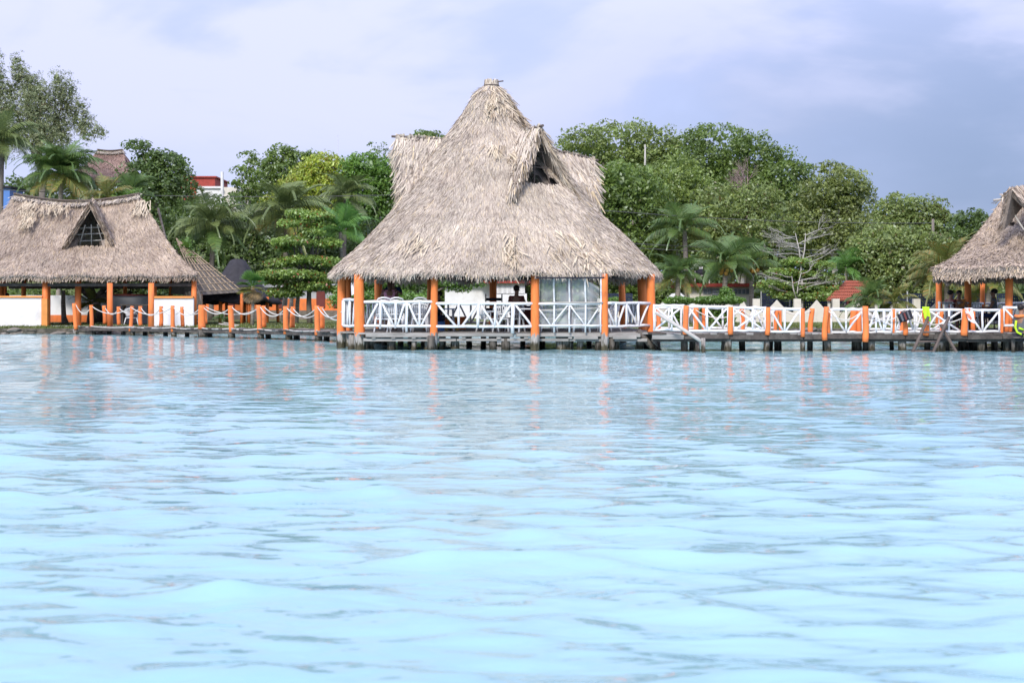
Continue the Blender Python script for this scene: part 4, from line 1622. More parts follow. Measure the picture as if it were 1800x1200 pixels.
# slanting hand rail down to the water
hr = thing('boarding_handrail', (X(1200, 43), 43, 0), 'pale slanted handrail running from the hut corner down to the water', 'handrail')
MB().tube(wob((X(1153, 43.2), 43.2, Z(549, 43.2)), (X(1233, 42.6), 42.6, Z(600, 42.6)), 4, .01), .055, 8).build('rail_pole', M_bamboo, hr, True)
MB().tube([(X(1236, 42.6), 42.6, Z(594, 42.6)), (X(1237, 42.6), 42.6, -.5)], [.065, .06], 8).build('foot_post', M_pile_gray, hr, True)
MB().tube([(X(1226, 42.9), 42.9, Z(601, 42.9)), (X(1228, 42.9), 42.9, -.5)], [.06, .06], 8).build('foot_post', M_pile, hr, True)


def ladder(px_top, px_bot, y_top, label, D=43.2, w=.66):
    t = thing('wooden_ladder', (X(px_bot, D), D - .5, 0), label, 'ladder')
    a0, b0 = Vector((X(px_top, D), D, Z(y_top, D))), Vector((X(px_bot, D - .5), D - .5, -.15))
    off = Vector((w, .12, 0))
    for o_ in (Vector((0, 0, 0)), off):
        MB().tube(wob(a0 + o_, b0 + o_, 3, .012), .05, 7).build('side_rail', M_pole, t, True)
    for f in (.86, .62, .38):
        p = a0.lerp(b0, f)
        MB().tube([p, p + off], .035, 6).build('rung', M_pole, t, True)
    return t


ladder(1632, 1600, 557, 'weathered wooden ladder hung from the pier by the yellow shirt')
bs = thing('diagonal_brace', (X(1660, 43.4), 43.4, 0), 'loose grey plank leaning from the right pier railing into the water', 'plank')
MB().tube([(X(1653, 43.35), 43.35, Z(570, 43.35)), (X(1684, 43.1), 43.1, -.1)], [.045, .05], 6).build('leaning_plank', M_pole, bs)


def draped_cloth(name, px, D, w, y0, y1, mat, label, cat, slant=0.0):
    nx, nz = 10, 16
    V, Q = [], []
    for j in range(nz + 1):
        v = j / nz
        for i in range(nx + 1):
            u = i / nx - .5
            z = Z(y0 + (y1 - y0) * v + (6 * u if v > .5 else 0), D)
            ww = w * (1 - .15 * v)
            V.append((X(px, D) + u * ww + slant * v, D - .03 - .02 * math.sin(9 * u + 5 * v) * (0.3 + v) - .015 * math.cos(17 * u), z))
    n = len(V)
    V += [(x_, y_ + .02, z_) for x_, y_, z_ in V]
    for j in range(nz):
        for i in range(nx):
            a = j * (nx + 1) + i
            Q.append((a, a + nx + 1, a + nx + 2, a + 1))
            Q.append((n + a, n + a + 1, n + a + nx + 2, n + a + nx + 1))
    ed = [i for i in range(nx + 1)]
    for i in range(nx):
        Q.append((i, i + 1, n + i + 1, n + i))
    o = link(name, np_mesh(name, V, Q), mat, None, True)
    return tag(o, label, cat)


draped_cloth('neon_shirt', 1627, 43.33, .22, 539, 563, M_neon, 'bright neon yellow shirt draped over an orange pier post', 'shirt', .06)
draped_cloth('towel', 1702, 43.28, .24, 541, 566, M_towel, 'white towel with orange and blue print draped over an orange pier post', 'towel', .1)
bag = thing('backpack', (X(1590, 43.2), 43.2, Z(556, 43.2)), 'dark checked backpack hanging on an orange pier post', 'backpack')
_m = MB()
_m.box((X(1591, 43.25), 43.25, Z(556, 43.25)), (.36, .2, .26), Matrix.Rotation(-.35, 3, 'Y'), .03)
_m.ball((X(1588, 43.25), 43.2, Z(557, 43.25)), (.17, .13, .15), 10, 8)
_m.build('bag_body', M_dark, bag)
for k in range(3):
    MB().box((X(1591, 43.1) + (k - 1) * .1, 43.1, Z(556, 43.1) + (k - 1) * .035), (.05, .06, .22), Matrix.Rotation(-.35, 3, 'Y')).build('pocket_panel', M_vest if k != 1 else M_maroon, bag)
MB().tube([(X(1584, 43.3), 43.3, Z(549, 43.3)), (X(1591, 43.3), 43.33, Z(545, 43.3)), (X(1598, 43.3), 43.3, Z(549, 43.3))], .015, 5).build('strap', M_dark, bag)
MB().tube([(X(1584, 43.2), 43.2, Z(563, 43.2)), (X(1583, 43.2), 43.2, Z(572, 43.2))], .012, 5).build('strap', M_dark, bag)

# ------------------------------------------------------------------ left pier with rope rails
lp = thing('rope_pier', (X(455, 61.5), 61.5, 0), 'low pier with orange posts and sagging white ropes left of the main hut', 'pier')


def lpD(px):                                # depth of the pier's lake edge
    return float(np.interp(px, [130, 200, 305, 408, 460, 505, 560, 600], [73.5, 72.2, 67.5, 64.5, 62.3, 60.4, 57.8, 55.6]))


LPZ = 0.42
front_l = [(133, 533, 579, .12, .18), (161, 536, 580, .11, .02), (230, 538, 582, .10, -.14), (304, 537, 583, .11, .05), (355, 536, 578, .19, .02), (407, 537, 584, .14, .10), (456, 536, 585, .12, .06), (503, 538, 587, .13, .06), (558, 537, 589, .125, .05)]
back_l = [(184, 537, 569, .10), (209, 539, 571, .10), (247, 538, 572, .10), (283, 538, 573, .10), (321, 539, 574, .09), (361, 537, 569, .09), (464, 537, 575, .10), (514, 539, 576, .11), (566, 539, 577, .10)]
fp = []
for px, ty, by, r, ln in front_l:
    D = lpD(px)
    post('post', lp, px, D, r * .9, Z(ty, D), Z(by, D), M_orange, lean=-ln * .6)
    post('pile', lp, px + R.uniform(0, 5), D + .1, r * 1.25, Z(by, D) + .02, -.8, M_pile if R.random() < .6 else M_pile_gray)
    fp.append((px, D, Z(ty + 2, D)))
bpz = []
for px, ty, by, r in back_l:
    D = lpD(px) + 1.2
    post('post', lp, px, D, r, Z(ty, D), Z(by, D), M_orange, lean=R.uniform(-.06, .06))
    post('pile', lp, px + 8, D, r * 1.3, LPZ - .05, -.8, M_pile)
    bpz.append((px, D, Z(ty + 2, D)))
for row in (fp, bpz):
    for (a, Da, za), (b, Db, zb_) in zip(row, row[1:]):
        MB().tube(sag((X(a, Da), Da, za), (X(b, Db), Db, zb_), .36 + R.uniform(-.05, .08)), .022, 6).build('rope', M_rope, lp, True)
D = lpD(598)
MB().tube(sag((X(558, lpD(558)), lpD(558), fp[-1][2]), (X(600, 47), 47, Z(548, 47)), .3), .022, 6).build('rope', M_rope, lp, True)
MB().tube(sag((X(566, lpD(566) + 1.2), lpD(566) + 1.2, bpz[-1][2]), (X(612, 48.3), 48.3, Z(551, 48.3)), .35), .022, 6).build('rope', M_rope, lp, True)
for (a, Da, za), (b, Db, zb_) in zip(fp[1:], fp[2:]):
    MB().tube(sag((X(a, Da), Da - .12, LPZ + .02), (X(b, Db), Db - .12, LPZ + .02), .06), .022, 6).build('rope', M_rope, lp, True)
pxs = list(np.arange(140, 618, 6.2))
for i, (a, b) in enumerate(zip(pxs, pxs[1:])):
    Da, Db = lpD(a), lpD(b)
    p0, p1 = Vector((X(a, Da), Da, LPZ)), Vector((X(b, Db), Db, LPZ))
    d = (p1 - p0)
    n_ = Vector((-d.y, d.x, 0)).normalized() * -1
    if n_.y < 0:
        n_ = -n_
    c = (p0 + p1) / 2 + n_ * .65
    ang = math.atan2(d.y, d.x)
    MB().box((c.x, c.y, LPZ - .025 + R.uniform(-.008, .008)), (d.length * .95, 1.5 + R.uniform(-.1, .1), .05), Matrix.Rotation(ang, 3, 'Z'), .006).build('deck_plank', M_wood_dark if R.random() < .6 else M_wood, lp)
for a, b in zip([140] + [f[0] for f in front_l[2:]], [f[0] for f in front_l[2:]] + [604]):
    p0, p1 = Vector((X(a, lpD(a)), lpD(a), 0)), Vector((X(b, lpD(b)), lpD(b), 0))
    d = p1 - p0
    c = (p0 + p1) / 2
    MB().box((c.x, c.y - .02, LPZ - .13), (d.length, .10, .15), Matrix.Rotation(math.atan2(d.y, d.x), 3, 'Z'), .012).build('beam', M_wood_dark, lp)
    MB().box((c.x + .3, c.y + 1.1, LPZ - .13), (d.length, .10, .15), Matrix.Rotation(math.atan2(d.y, d.x), 3, 'Z'), .012).build('beam', M_wood_dark, lp)


# ------------------------------------------------------------------ left restaurant: long hipped thatch roof
def hip_roof(root, rx0, rx1, ry, rz_, ex0, ex1, ey0, ey1, ez, rng, mat, n, dormer=None, ex1b=None, ex0b=None, eave_n=4000, sagz=.25, wmul=1.0):
    """hip roof; ridge from rx0 to rx1 at y=ry; eave rectangle"""
    A, B = np.array([rx0, ry, rz_]), np.array([rx1, ry, rz_])
    a, b, c, d = np.array([ex0, ey0, ez]), np.array([ex1, ey0, ez]), np.array([ex1 if ex1b is None else ex1b, ey1, ez]), np.array([ex0 if ex0b is None else ex0b, ey1, ez])
    patches = [(A, B, b, a), (B, B, c, b), (B, A, d, c), (A, A, a, d)]

    def bil(q, u, v):
        t0 = q[0] + u[:, None] * (q[1] - q[0])
        t1 = q[3] + u[:, None] * (q[2] - q[3])
        p = t0 + v[:, None] * (t1 - t0)
        p[:, 2] += -.35 * np.sin(np.pi * v) - sagz * np.sin(np.pi * np.clip((p[:, 0] - rx0) / (rx1 - rx0), 0, 1)) * (1 - v) + .05 * np.sin(p[:, 0] * 2.1) * v
        return p
    V, Q, Vb = [], [], []
    areas = [np.linalg.norm(np.cross(q[2] - q[0], q[3] - q[1])) / 2 for q in patches]
    for q, ar in zip(patches, areas):
        nu, nv = 24, 12
        uu, vv = np.meshgrid(np.linspace(0, 1, nu), np.linspace(0, 1, nv), indexing='ij')
        pts = bil(q, uu.ravel(), vv.ravel())
        pts[:, 2] -= .07
        base = len(V)
        low = pts.copy()
        low[:, 2] -= .35 - .24 * vv.ravel() ** 2
        keepq = []
        for i in range(nu - 1):
            for j in range(nv - 1):
                k = [i * nv + j, (i + 1) * nv + j, (i + 1) * nv + j + 1, i * nv + j + 1]
                ctr = pts[k].mean(0)
                if dormer and q is patches[0] and dormer['in'](ctr):
                    continue
                keepq.append(tuple(base + t for t in k))
                keepq.append(tuple(base + len(pts) + t for t in reversed(k)))
        for i in range(nu - 1):
            k0, k1 = base + i * nv + nv - 1, base + (i + 1) * nv + nv - 1
            keepq.append((k0, k1, k1 + len(pts), k0 + len(pts)))
        V += [tuple(t) for t in pts] + [tuple(t) for t in low]
        Q += keepq
        m = int(n * ar / sum(areas))
        if q is patches[2]:
            m //= 4
        u, v = rng.random(m), np.sqrt(rng.random(m) * (1 - .0)) if np.allclose(q[0], q[1]) else rng.random(m)
        p = bil(q, u, v)
        if dormer and q is patches[0]:
            kk = ~np.array([dormer['in'](t) for t in p])
            p, u, v = p[kk], u[kk], v[kk]
        dn = bil(q, u, np.clip(v + .02, 0, 1.02)) - bil(q, u, v)
        dn /= np.linalg.norm(dn, axis=1, keepdims=True) + 1e-9
        fl = (q[1] + q[2]) / 2 - (q[0] + q[3]) / 2
        sd_ = (q[2] - q[3])
        sd_ = sd_ / np.linalg.norm(sd_)
        nn = np.cross(dn, np.repeat(sd_[None], len(p), 0))
        nn /= np.linalg.norm(nn, axis=1, keepdims=True)
        nn[nn[:, 2] < 0] *= -1
        Vb.append(blades(p, dn, nn, rng.uniform(.35, .65, len(p)) * wmul, rng.uniform(.028, .060, len(p)) * wmul, rng, .14, .27))
        m = eave_n // (4 if q is patches[2] else 2)
        u = rng.random(m)
        v = 1 - .04 * rng.random(m)
        p = bil(q, u, v)
        p[:, 2] -= rng.uniform(0, .3, m)
        dd = np.repeat(((q[3] - q[0]) / np.linalg.norm(q[3] - q[0]) * .7 + np.array([0, 0, -.5]))[None], m, 0)
        dd /= np.linalg.norm(dd, axis=1, keepdims=True)
        no = np.cross(dd, np.repeat(sd_[None], m, 0))
        no[no[:, 2] < 0] *= -1
        Vb.append(blades(p, dd, no, rng.uniform(.2, .42, m) * wmul, rng.uniform(.04, .08, m) * wmul, rng, .05, .3))
    o_ = np.array(ORG[root.name])
    core = link('roof', np_mesh('roof', np.array(V) - o_, Q), M_thatch_core, root, True)
    blade_obj('thatch', np.concatenate(Vb), mat, root)
    # ridge: shaggy row along the top and a pole
    m = int(1200 * wmul)
    u = rng.random(m)
    p = A + u[:, None] * (B - A)
    p[:, 2] += -sagz * np.sin(np.pi * u) + .08
    dd = np.stack([rng.normal(0, .3, m), np.where(rng.random(m) < .75, -1, 1) * .8, -.6 * np.ones(m)], -1)
    dd /= np.linalg.norm(dd, axis=1, keepdims=True)
    no = np.repeat(np.array([[0, 0, 1.0]]), m, 0)
    blade_obj('ridge_thatch', blades(p, dd, no, rng.uniform(.4, .8, m), rng.uniform(.05, .09, m), rng, .2, .3), M_thatch_new, core)
    pts = []
    for t in np.linspace(0, 1, 9):
        q = A + t * (B - A)
        pts.append((q[0], q[1] - .12, q[2] - sagz * math.sin(PI * t) + .16))
    MB().tube(pts, .05, 6).build('ridge_pole', M_pole, core)
    return core, bil, patches


LD = 76.8
rest = thing('thatched_restaurant', (X(150, LD), LD, .4), 'open lakeside restaurant at the left under a long thatched roof with white half walls', 'restaurant')
rng_l = np.random.default_rng(21)
RY, RZ = 81.2, Z(345, 81.2)
dx_, dyB = X(162, 79), 78.2
dA, dBp = np.array([X(164, 81), 81.0, Z(352, 81)]), np.array([X(160, 77.8), 77.8, Z(357, 77.8)])
dC1, dC2 = np.array([X(108, 78), 78.5, Z(436, 78.5)]), np.array([X(194, 78), 78.5, Z(432, 78.5)])


def in_dorm(p):
    zt, zb = dBp[2] - .2, dC1[2] + .1
    if not (zb < p[2] < zt):
        return False
    f = (zt - p[2]) / (zt - zb)
    cx_ = dBp[0] + (.5 * (dC1[0] + dC2[0]) - dBp[0]) * f
    return abs(p[0] - cx_) < f * (dC2[0] - dC1[0]) * .33


hip_roof(rest, X(25, RY), X(246, RY), RY, RZ, X(-95, LD), X(349, LD), 76.2, 86.4, 3.18, rng_l, M_thatch2, 60000, dormer={'in': in_dorm}, sagz=.42, wmul=.85, ex1b=X(338, 86.4))
dm = MB()
Vg = []
for C in (dC1, dC2):
    A, B = dA, dBp
    nrm = np.cross(B - A, C - A)
    nrm /= np.linalg.norm(nrm)
    nrm = nrm if nrm[2] > 0 else -nrm
    a, b, c_ = Vector(A), Vector(B), Vector(C)
    nv = Vector(nrm) * .12
    dm.quadpts(a, b, c_)
    dm.quadpts(a - nv, c_ - nv, b - nv)
    dm.quadpts(b, b - nv, c_ - nv, c_)
    m = 1600
    u, v = rng_l.random(m), rng_l.random(m)
    f = u + v > 1
    u[f], v[f] = 1 - u[f], 1 - v[f]
    p = A + u[:, None] * (B - A) + v[:, None] * (C - A) + nrm * rng_l.uniform(0, .1, (m, 1))
    dn = C - (A * .4 + B * .6)
    dn = dn / np.linalg.norm(dn)
    dd = np.repeat(dn[None], m, 0)
    Vg.append(blades(p, dd, np.repeat(nrm[None], m, 0), rng_l.uniform(.4, .8, m), rng_l.uniform(.05, .09, m), rng_l, .15, .25))
    m = 350
    q = rng_l.random(m)[:, None]
    p = B + q * (C - B) + nrm * rng_l.uniform(-.15, .05, (m, 1))
    Vg.append(blades(p, np.repeat(dn[None], m, 0), np.repeat(nrm[None], m, 0), rng_l.uniform(.4, .7, m), rng_l.uniform(.05, .08, m), rng_l, .05, .2))
dr = dm.build('dormer', M_thatch_shade, rest)
blade_obj('dormer_thatch', np.concatenate(Vg), M_thatch2, dr)
for f in (.58, .74, .9):
    MB().tube(wob(dBp + (dC1 - dBp) * f * .93 + np.array([0, .7, 0]), dBp + (dC2 - dBp) * f * .93 + np.array([0, .7, 0]), 3, .02), .03, 5).build('lattice_stick', M_bamboo, dr)
for f in (.22, .48, .74):
    b_ = dC1 + (dC2 - dC1) * f + np.array([0, .72, 0])
    MB().tube(wob(b_, b_ + (dBp - b_) * .52, 2, .02), .03, 5).build('lattice_stick', M_bamboo, dr)
MB().tube([dA + np.array([0, 0, .08]), dBp + np.array([0, -.15, .08])], .05, 6).build('ridge_pole', M_pole, dr)
# golden re-thatched patches
m = 170
px_ = np.concatenate([rng_l.normal(50, 6, m), rng_l.normal(250, 8, 50), rng_l.normal(95, 16, 60)])
py_ = np.concatenate([rng_l.uniform(356, 396, m), rng_l.uniform(356, 374, 50), rng_l.uniform(360, 372, 60)])
pts = []
for a, b in zip(px_, py_):
    z_ = (b - 350) / (493 - 350)
    Dp = 81.0 - 4.8 * z_
    pts.append((X(a, Dp), Dp - .12, Z(b, Dp) + .05))
p = np.array(pts)
dn = np.array([0, -.68, -.73])
no = np.array([0, -.73, .68])
blade_obj('straw_patch', blades(p, np.repeat(dn[None], len(p), 0), np.repeat(no[None], len(p), 0), rng_l.uniform(.5, 1.0, len(p)), rng_l.uniform(.05, .09, len(p)), rng_l, .3, .35), M_thatch_gold, rest, 'golden straw patches near the ridge')
BZ = .42
MB().box((X(140, 81), 81.5, BZ - .1), (X(343, LD) - X(-95, LD), 9.2, .2)).build('floor_slab', M_wall_gray, rest)


def lpost(px, D, r, ty=490, by=573, mat=M_orange):
    return MB().tube([(X(px, D), D, Z(by, D)), (X(px, D) + R.uniform(-.02, .02), D, Z(ty, D))], [r * 1.05, r], 9).build('post', mat, rest, True)


for px, D, r in ((80, LD, .17), (84.5, LD + .5, .12), (137, LD + 1, .17), (193.5, 74.6, .15), (265.5, 74.4, .15), (271, LD + .8, .13), (341, LD, .14), (2, 82, .14), (8, 84, .14), (42, 85, .14), (-60, LD, .15), (220, 85.5, .12), (300, 85.5, .12)):
    lpost(px, D, r, 497.5 if D < 76 else 488, 582 if D < 76 else 573)
for px in (193.5, 265.5):
    post('pile', rest, px, 74.7, .2, .3, -.8, M_pile_gray)
MB().box((X(80, LD - .05), LD - .1, (Z(525, LD) + Z(573, LD)) / 2), (.32, .32, Z(525, LD) - Z(573, LD))).build('post_base', M_orange_pale, rest)
MB().box(((X(-95, LD) + X(75, LD)) / 2, LD, (Z(523, LD) + Z(573, LD)) / 2), (X(75, LD) - X(-95, LD), .18, Z(523, LD) - Z(573, LD))).build('half_wall', M_wall, rest)
MB().box(((X(-95, LD) + X(75, LD)) / 2, LD - .03, Z(521.5, LD)), (X(76, LD) - X(-95, LD), .3, .10)).build('wall_cap', M_orange_pale, rest)
MB().box(((X(268, LD) + X(343, LD)) / 2, LD - .3, (Z(524, LD) + Z(574, LD)) / 2), (X(343, LD) - X(268, LD), .18, Z(524, LD) - Z(574, LD))).build('half_wall', M_wall, rest)
MB().box(((X(270, LD) + X(342, LD)) / 2, LD - .33, Z(522.3, LD)), (X(342, LD) - X(269, LD), .3, .11)).build('wall_cap', M_orange_pale, rest)
MB().box(((X(197, 82) + X(263, 82)) / 2, 82, (Z(520, 82) + Z(570, 82)) / 2), (X(266, 82) - X(192, 82), .18, Z(520, 82) - Z(570, 82))).build('half_wall', M_wall_gray, rest)
MB().box(((X(197, 82) + X(263, 82)) / 2, 81.97, Z(518.5, 82)), (X(266, 82) - X(192, 82), .3, .11)).build('wall_cap', M_maroon, rest)
for y_ in (LD, 86):
    MB().box(((X(-90, LD) + X(345, LD)) / 2, y_, 2.62), (X(345, LD) - X(-90, LD), .16, .16)).build('eave_beam', M_wood_dark, rest)
for px in (-40, 40, 110, 180, 250, 310):
    MB().tube([(X(px, LD), LD, 2.75), (X(px * .8 + 30, RY), RY, RZ - .7)], .07, 6).build('rafter', M_wood_dark, rest)
table_l = thing('dining_table', (X(238, 79), 79, BZ), 'long wooden table under the left thatched roof', 'table')
MB().box((X(240, 79), 79, Z(536, 79)), (1.6, .8, .06)).build('tabletop', M_lattice, table_l)
for sx in (-.7, .7):
    MB().box((X(240, 79) + sx, 79, (Z(536, 79) + BZ) / 2), (.08, .6, Z(536, 79) - BZ - .06)).build('leg', M_wood_dark, table_l)
chl = copy_tree(ch0, (X(231, 78.2), 78.2, BZ), 2.6, 'single white plastic chair at the long table of the left restaurant')
chl['group'] = 'white plastic chairs in the left restaurant'
# bar seats with people seen over the wall
person((X(13, 80), 80, BZ + .25), PI, 'seated dark-haired person at the far left over the white half wall', M_dark, M_dark, M_hair, seated=True, arms='table', scale=1.15)
chairless_seat(13, 80.05, 'dark bench behind the far left half wall', BZ + .27)
person((X(45, 80.3), 80.3, BZ + .12), PI, 'seated person in dark clothes second from the left edge', M_dark, M_dark, M_hair, seated=True, arms='table', scale=1.1)
chairless_seat(45, 80.35, 'dark bench second from the left behind the half wall', BZ + .12)

# ------------------------------------------------------------------ shore buildings
def slab_box(root, name, px0, px1, y0, y1, D, depth, mat, grow=0.0):
    x0, x1 = X(px0, D), X(px1, D)
    z0, z1 = Z(y1, D), Z(y0, D)
    return MB().box(((x0 + x1) / 2, D + depth / 2 - grow, (z0 + z1) / 2), (x1 - x0, depth, z1 - z0)).build(name, mat, root)


# long orange and white house behind the left pier
ob = thing('orange_house', (X(480, 96), 96, .6), 'long low house with white upper and orange lower walls behind the fruit trees', 'house')
slab_box(ob, 'upper_wall', 330, 640, 505, 525, 96, 6, M_wall_gray)
slab_box(ob, 'lower_wall', 330, 640, 525, 545.5, 96, 6, M_orange, .03)
slab_box(ob, 'stone_base', 330, 640, 545.6, 572, 96, 6, M_stone, .12)
slab_box(ob, 'roof', 322, 646, 499, 505, 95.6, 7, M_wall_gray)
for a, b in ((488, 499), (556, 571), (586, 600), (400, 412)):
    dd_ = slab_box(ob, 'door', a, b, 512, 541, 95.9, .2, M_maroon)
# white walled house seen through the main hut
wh = thing('white_house', (X(855, 98), 98, .6), 'white house with a breeze-block screen and red roof edge seen through the hut', 'house')
slab_box(wh, 'wall', 782, 865, 500, 575, 98, 8, M_wall)
slab_box(wh, 'wall', 866, 926, 516, 575, 97, 8, M_wall)
slab_box(wh, 'roof', 840, 934, 493, 497.5, 96.6, 10, M_redroof)
slab_box(wh, 'roof', 776, 868, 494, 499, 97.4, 10, M_wall)
scr = MB()
x0, x1 = X(866, 97), X(922, 97)
rows = [497.6, 501, 504, 507, 510, 513, 516]
nrow = 5
zt_, zb_ = Z(498, 97), Z(516, 97)
h_ = (zt_ - zb_) / nrow
for k in range(nrow + 1):
    scr.box(((x0 + x1) / 2, 97.08, zt_ - k * h_), (x1 - x0, .16, h_ * .58))
nc = 26
for k in range(nc + 1):
    wv = .09 if k % 4 else .16
    scr.box((x0 + (x1 - x0) * k / nc, 97.08, (zt_ + zb_) / 2), (wv * .55, .14, zt_ - zb_))
scr.build('breeze_block_screen', M_wall, wh)
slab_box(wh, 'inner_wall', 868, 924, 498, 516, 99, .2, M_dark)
wing = MB()
wing.v = [tuple(v) for v in [(X(920, 96.5), 96.5, Z(520, 96.5)), (X(940, 96.5), 96.5, Z(548, 96.5)), (X(940, 96.5), 96.5, Z(575, 96.5)), (X(920, 96.5), 96.5, Z(575, 96.5))]]
wing.v += [(x_, y_ + .25, z_) for x_, y_, z_ in wing.v]
wing.f = [(0, 1, 2, 3), (4, 7, 6, 5), (0, 4, 5, 1), (1, 5, 6, 2), (2, 6, 7, 3), (3, 7, 4, 0)]
wing.build('wing_wall', M_wall, wh)

# red-roofed bungalow right of the hut
bu = thing('red_roof_bungalow', (X(1275, 97), 97, .6), 'cream bungalow with a flat red roof edge between two coconut palms', 'house')
slab_box(bu, 'wall', 1212, 1320, 504, 575, 97, 7, M_cream)
slab_box(bu, 'roof', 1204, 1331, 498, 504, 96.4, 8.4, M_redroof)
slab_box(bu, 'porch_post', 1318, 1322, 504, 528, 96.6, .15, M_dark)
for a, b, y0, y1 in ((1236, 1251, 507, 517), (1290, 1318, 507.5, 517.5)):
    w = slab_box(bu, 'window', a, b, y0, y1, 96.93, .1, M_wall_gray)
    n_ = max(2, int((b - a) / 6))
    for k in range(n_):
        pa = a + (b - a) * (k + .12) / n_
        pb = a + (b - a) * (k + .88) / n_
        MB().box(((X(pa, 96.9) + X(pb, 96.9)) / 2, 96.91, (Z(y0 + 1.2, 96.9) + Z(y1 - 1.2, 96.9)) / 2), (X(pb, 96.9) - X(pa, 96.9), .05, Z(y0 + 1.2, 96.9) - Z(y1 - 1.2, 96.9))).build('pane', M_glass_dark, w)
w = slab_box(bu, 'window', 1252, 1267, 508, 520, 96.92, .1, M_glass_dark)
for zz in (511, 514, 517):
    MB().box(((X(1252, 96.9) + X(1267, 96.9)) / 2, 96.9, Z(zz, 96.9)), (X(1267, 96.9) - X(1252, 96.9), .05, .05)).build('louvre', M_wall_gray, w)
tk = thing('water_tank', (X(1232, 99), 99, Z(498, 99)), 'black rooftop water tank on a white frame above the bungalow', 'water tank')
MB().lathe((X(1232, 99), 99, 0), [(.36, Z(484, 99)), (.38, Z(478, 99)), (.30, Z(475, 99)), (.16, Z(473.5, 99)), (.15, Z(472.5, 99))], 14).build('tank', M_dark, tk, True)
MB().box((X(1232, 99), 99, Z(470.8, 99)), (.25, .25, .14)).build('lid', M_wall, tk)
for sx in (-.42, .42):
    MB().tube([(X(1232, 99) + sx, 98.9, Z(498, 99)), (X(1232, 99) + sx, 98.9, Z(476, 99))], .035, 6).build('frame_leg', M_metal, tk)
MB().box((X(1230, 99), 98.9, Z(484.5, 99)), (1.0, .6, .05)).build('frame_shelf', M_metal, tk)
o = MB().tube([(X(1247, 98.5), 98.5, Z(499, 98.5)), (X(1247, 98.5), 98.5, Z(472, 98.5))], .05, 7).build('vent_pipe', M_wall)
tag(o, 'thin white pipe standing on the bungalow roof beside the tank', 'pipe')
o = MB().box((0, 0, 0), (1, 1, 1))
o.v = [(X(a, D_), D_, Z(b, D_)) for a, b, D_ in ((1182, 516, 92), (1196, 514, 92), (1232, 545, 92), (1232, 576, 92), (1165, 576, 92), (1165, 530, 92))]
nv_ = len(o.v)
o.v += [(x_, y_ + .3, z_) for x_, y_, z_ in o.v]
o.f = [tuple(range(nv_)), tuple(reversed(range(nv_, 2 * nv_)))] + [(i, (i + 1) % nv_, nv_ + (i + 1) % nv_, nv_ + i) for i in range(nv_)]
o = o.build('garden_wall', M_wall)
tag(o, 'tall white sloping wall behind the short coconut palm', 'wall')

# scalloped white shore wall
sw_ = thing('scalloped_wall', (X(1350, 88), 88, .5), 'low white garden wall with curved scallops and pillars along the right shore', 'wall')


def scallop(pxa, pxb, hi_a, hi_b, lo):
    mb = MB()
    n = 14
    top = []
    for i in range(n + 1):
        t = i / n
        y_ = lo
        if hi_a:
            y_ -= (lo - hi_a) * (1 - math.sin(t * PI / 2))
        if hi_b:
            y_ -= (lo - hi_b) * (1 - math.sin((1 - t) * PI / 2))
        top.append((X(pxa + (pxb - pxa) * t, 88), Z(y_, 88)))
    pts = top + [(X(pxb, 88), Z(576, 88)), (X(pxa, 88), Z(576, 88))]
    m = len(pts)
    mb.v = [(x_, 88, z_) for x_, z_ in pts] + [(x_, 88.2, z_) for x_, z_ in pts]
    mb.f = [tuple(range(m)), tuple(reversed(range(m, 2 * m)))] + [(i, (i + 1) % m, m + (i + 1) % m, m + i) for i in range(m)]
    mb.build('wall_panel', M_cream, sw_)


pil = [1056, 1132, 1204, 1282, 1330, 1402, 1470, 1540, 1612, 1690, 1765, 1840]
for a in pil:
    slab_box(sw_, 'pillar', a - 6, a + 6, 525 if a != 1132 else 521, 576, 87.95, .34, M_cream)
for a, b in zip(pil, pil[1:]):
    mid = (a + b) / 2
    scallop(a + 6.2, mid, None, 527, 549)
    scallop(mid + .1, b - 6.2, 527, None, 549)
fe = thing('mesh_fence', (X(1350, 93), 93, .6), 'dark blue mesh fence on thin posts behind the scalloped wall', 'fence')
for a in (1062, 1338, 1388, 1438, 1545, 1595, 1645, 1700, 1750):
    x0, x1 = X(a, 93), X(a + 49, 93)
    mb = MB()
    for k in range(15):
        mb.box((x0 + (x1 - x0) * k / 14, 93, (Z(516, 93) + Z(572, 93)) / 2), (.075, .02, Z(516, 93) - Z(572, 93)))
    for k in range(12):
        mb.box(((x0 + x1) / 2, 93.02, Z(517 + 55 * k / 11, 93)), (x1 - x0, .02, .10))
    mb.build('mesh_panel', M_fence, fe)
    MB().tube([(x0, 93, .5), (x0, 93, Z(512, 93))], .05, 6).build('post', M_metal, fe)

# clay tile kiosk
ki = thing('tile_roof_kiosk', (X(1490, 90), 90, .55), 'small kiosk with a terracotta tile roof behind the young palms', 'kiosk')
a0, a1, a2, a3 = P(1453, 526, 88.5), P(1510, 526, 88.5), P(1527, 494, 91), P(1487, 494, 91)
tl = MB()
nr, nc = 6, 15
for r_ in range(nr):
    for c_ in range(nc):
        u0, u1 = c_ / nc, (c_ + .92) / nc
        v0, v1 = r_ / nr, (r_ + 1.12) / nr
        def qq(u, v):
            return a0.lerp(a1, u).lerp(a3.lerp(a2, u), v)
        lift = Vector((0, -.02, .05))
        p0, p1 = qq(u0, v0) + lift, qq(u1, v0) + lift
        p2, p3 = qq(u1, min(v1, 1)), qq(u0, min(v1, 1))
        mid0, mid1 = (p0 + p1) / 2 + Vector((0, -.03, .06)), (p2 + p3) / 2 + Vector((0, -.03, .06))
        tl.quadpts(p0, mid0, mid1, p3)
        tl.quadpts(mid0, p1, p2, mid1)
        tl.quadpts(p0, p0 - Vector((0, 0, .06)), p1 - Vector((0, 0, .06)), p1)
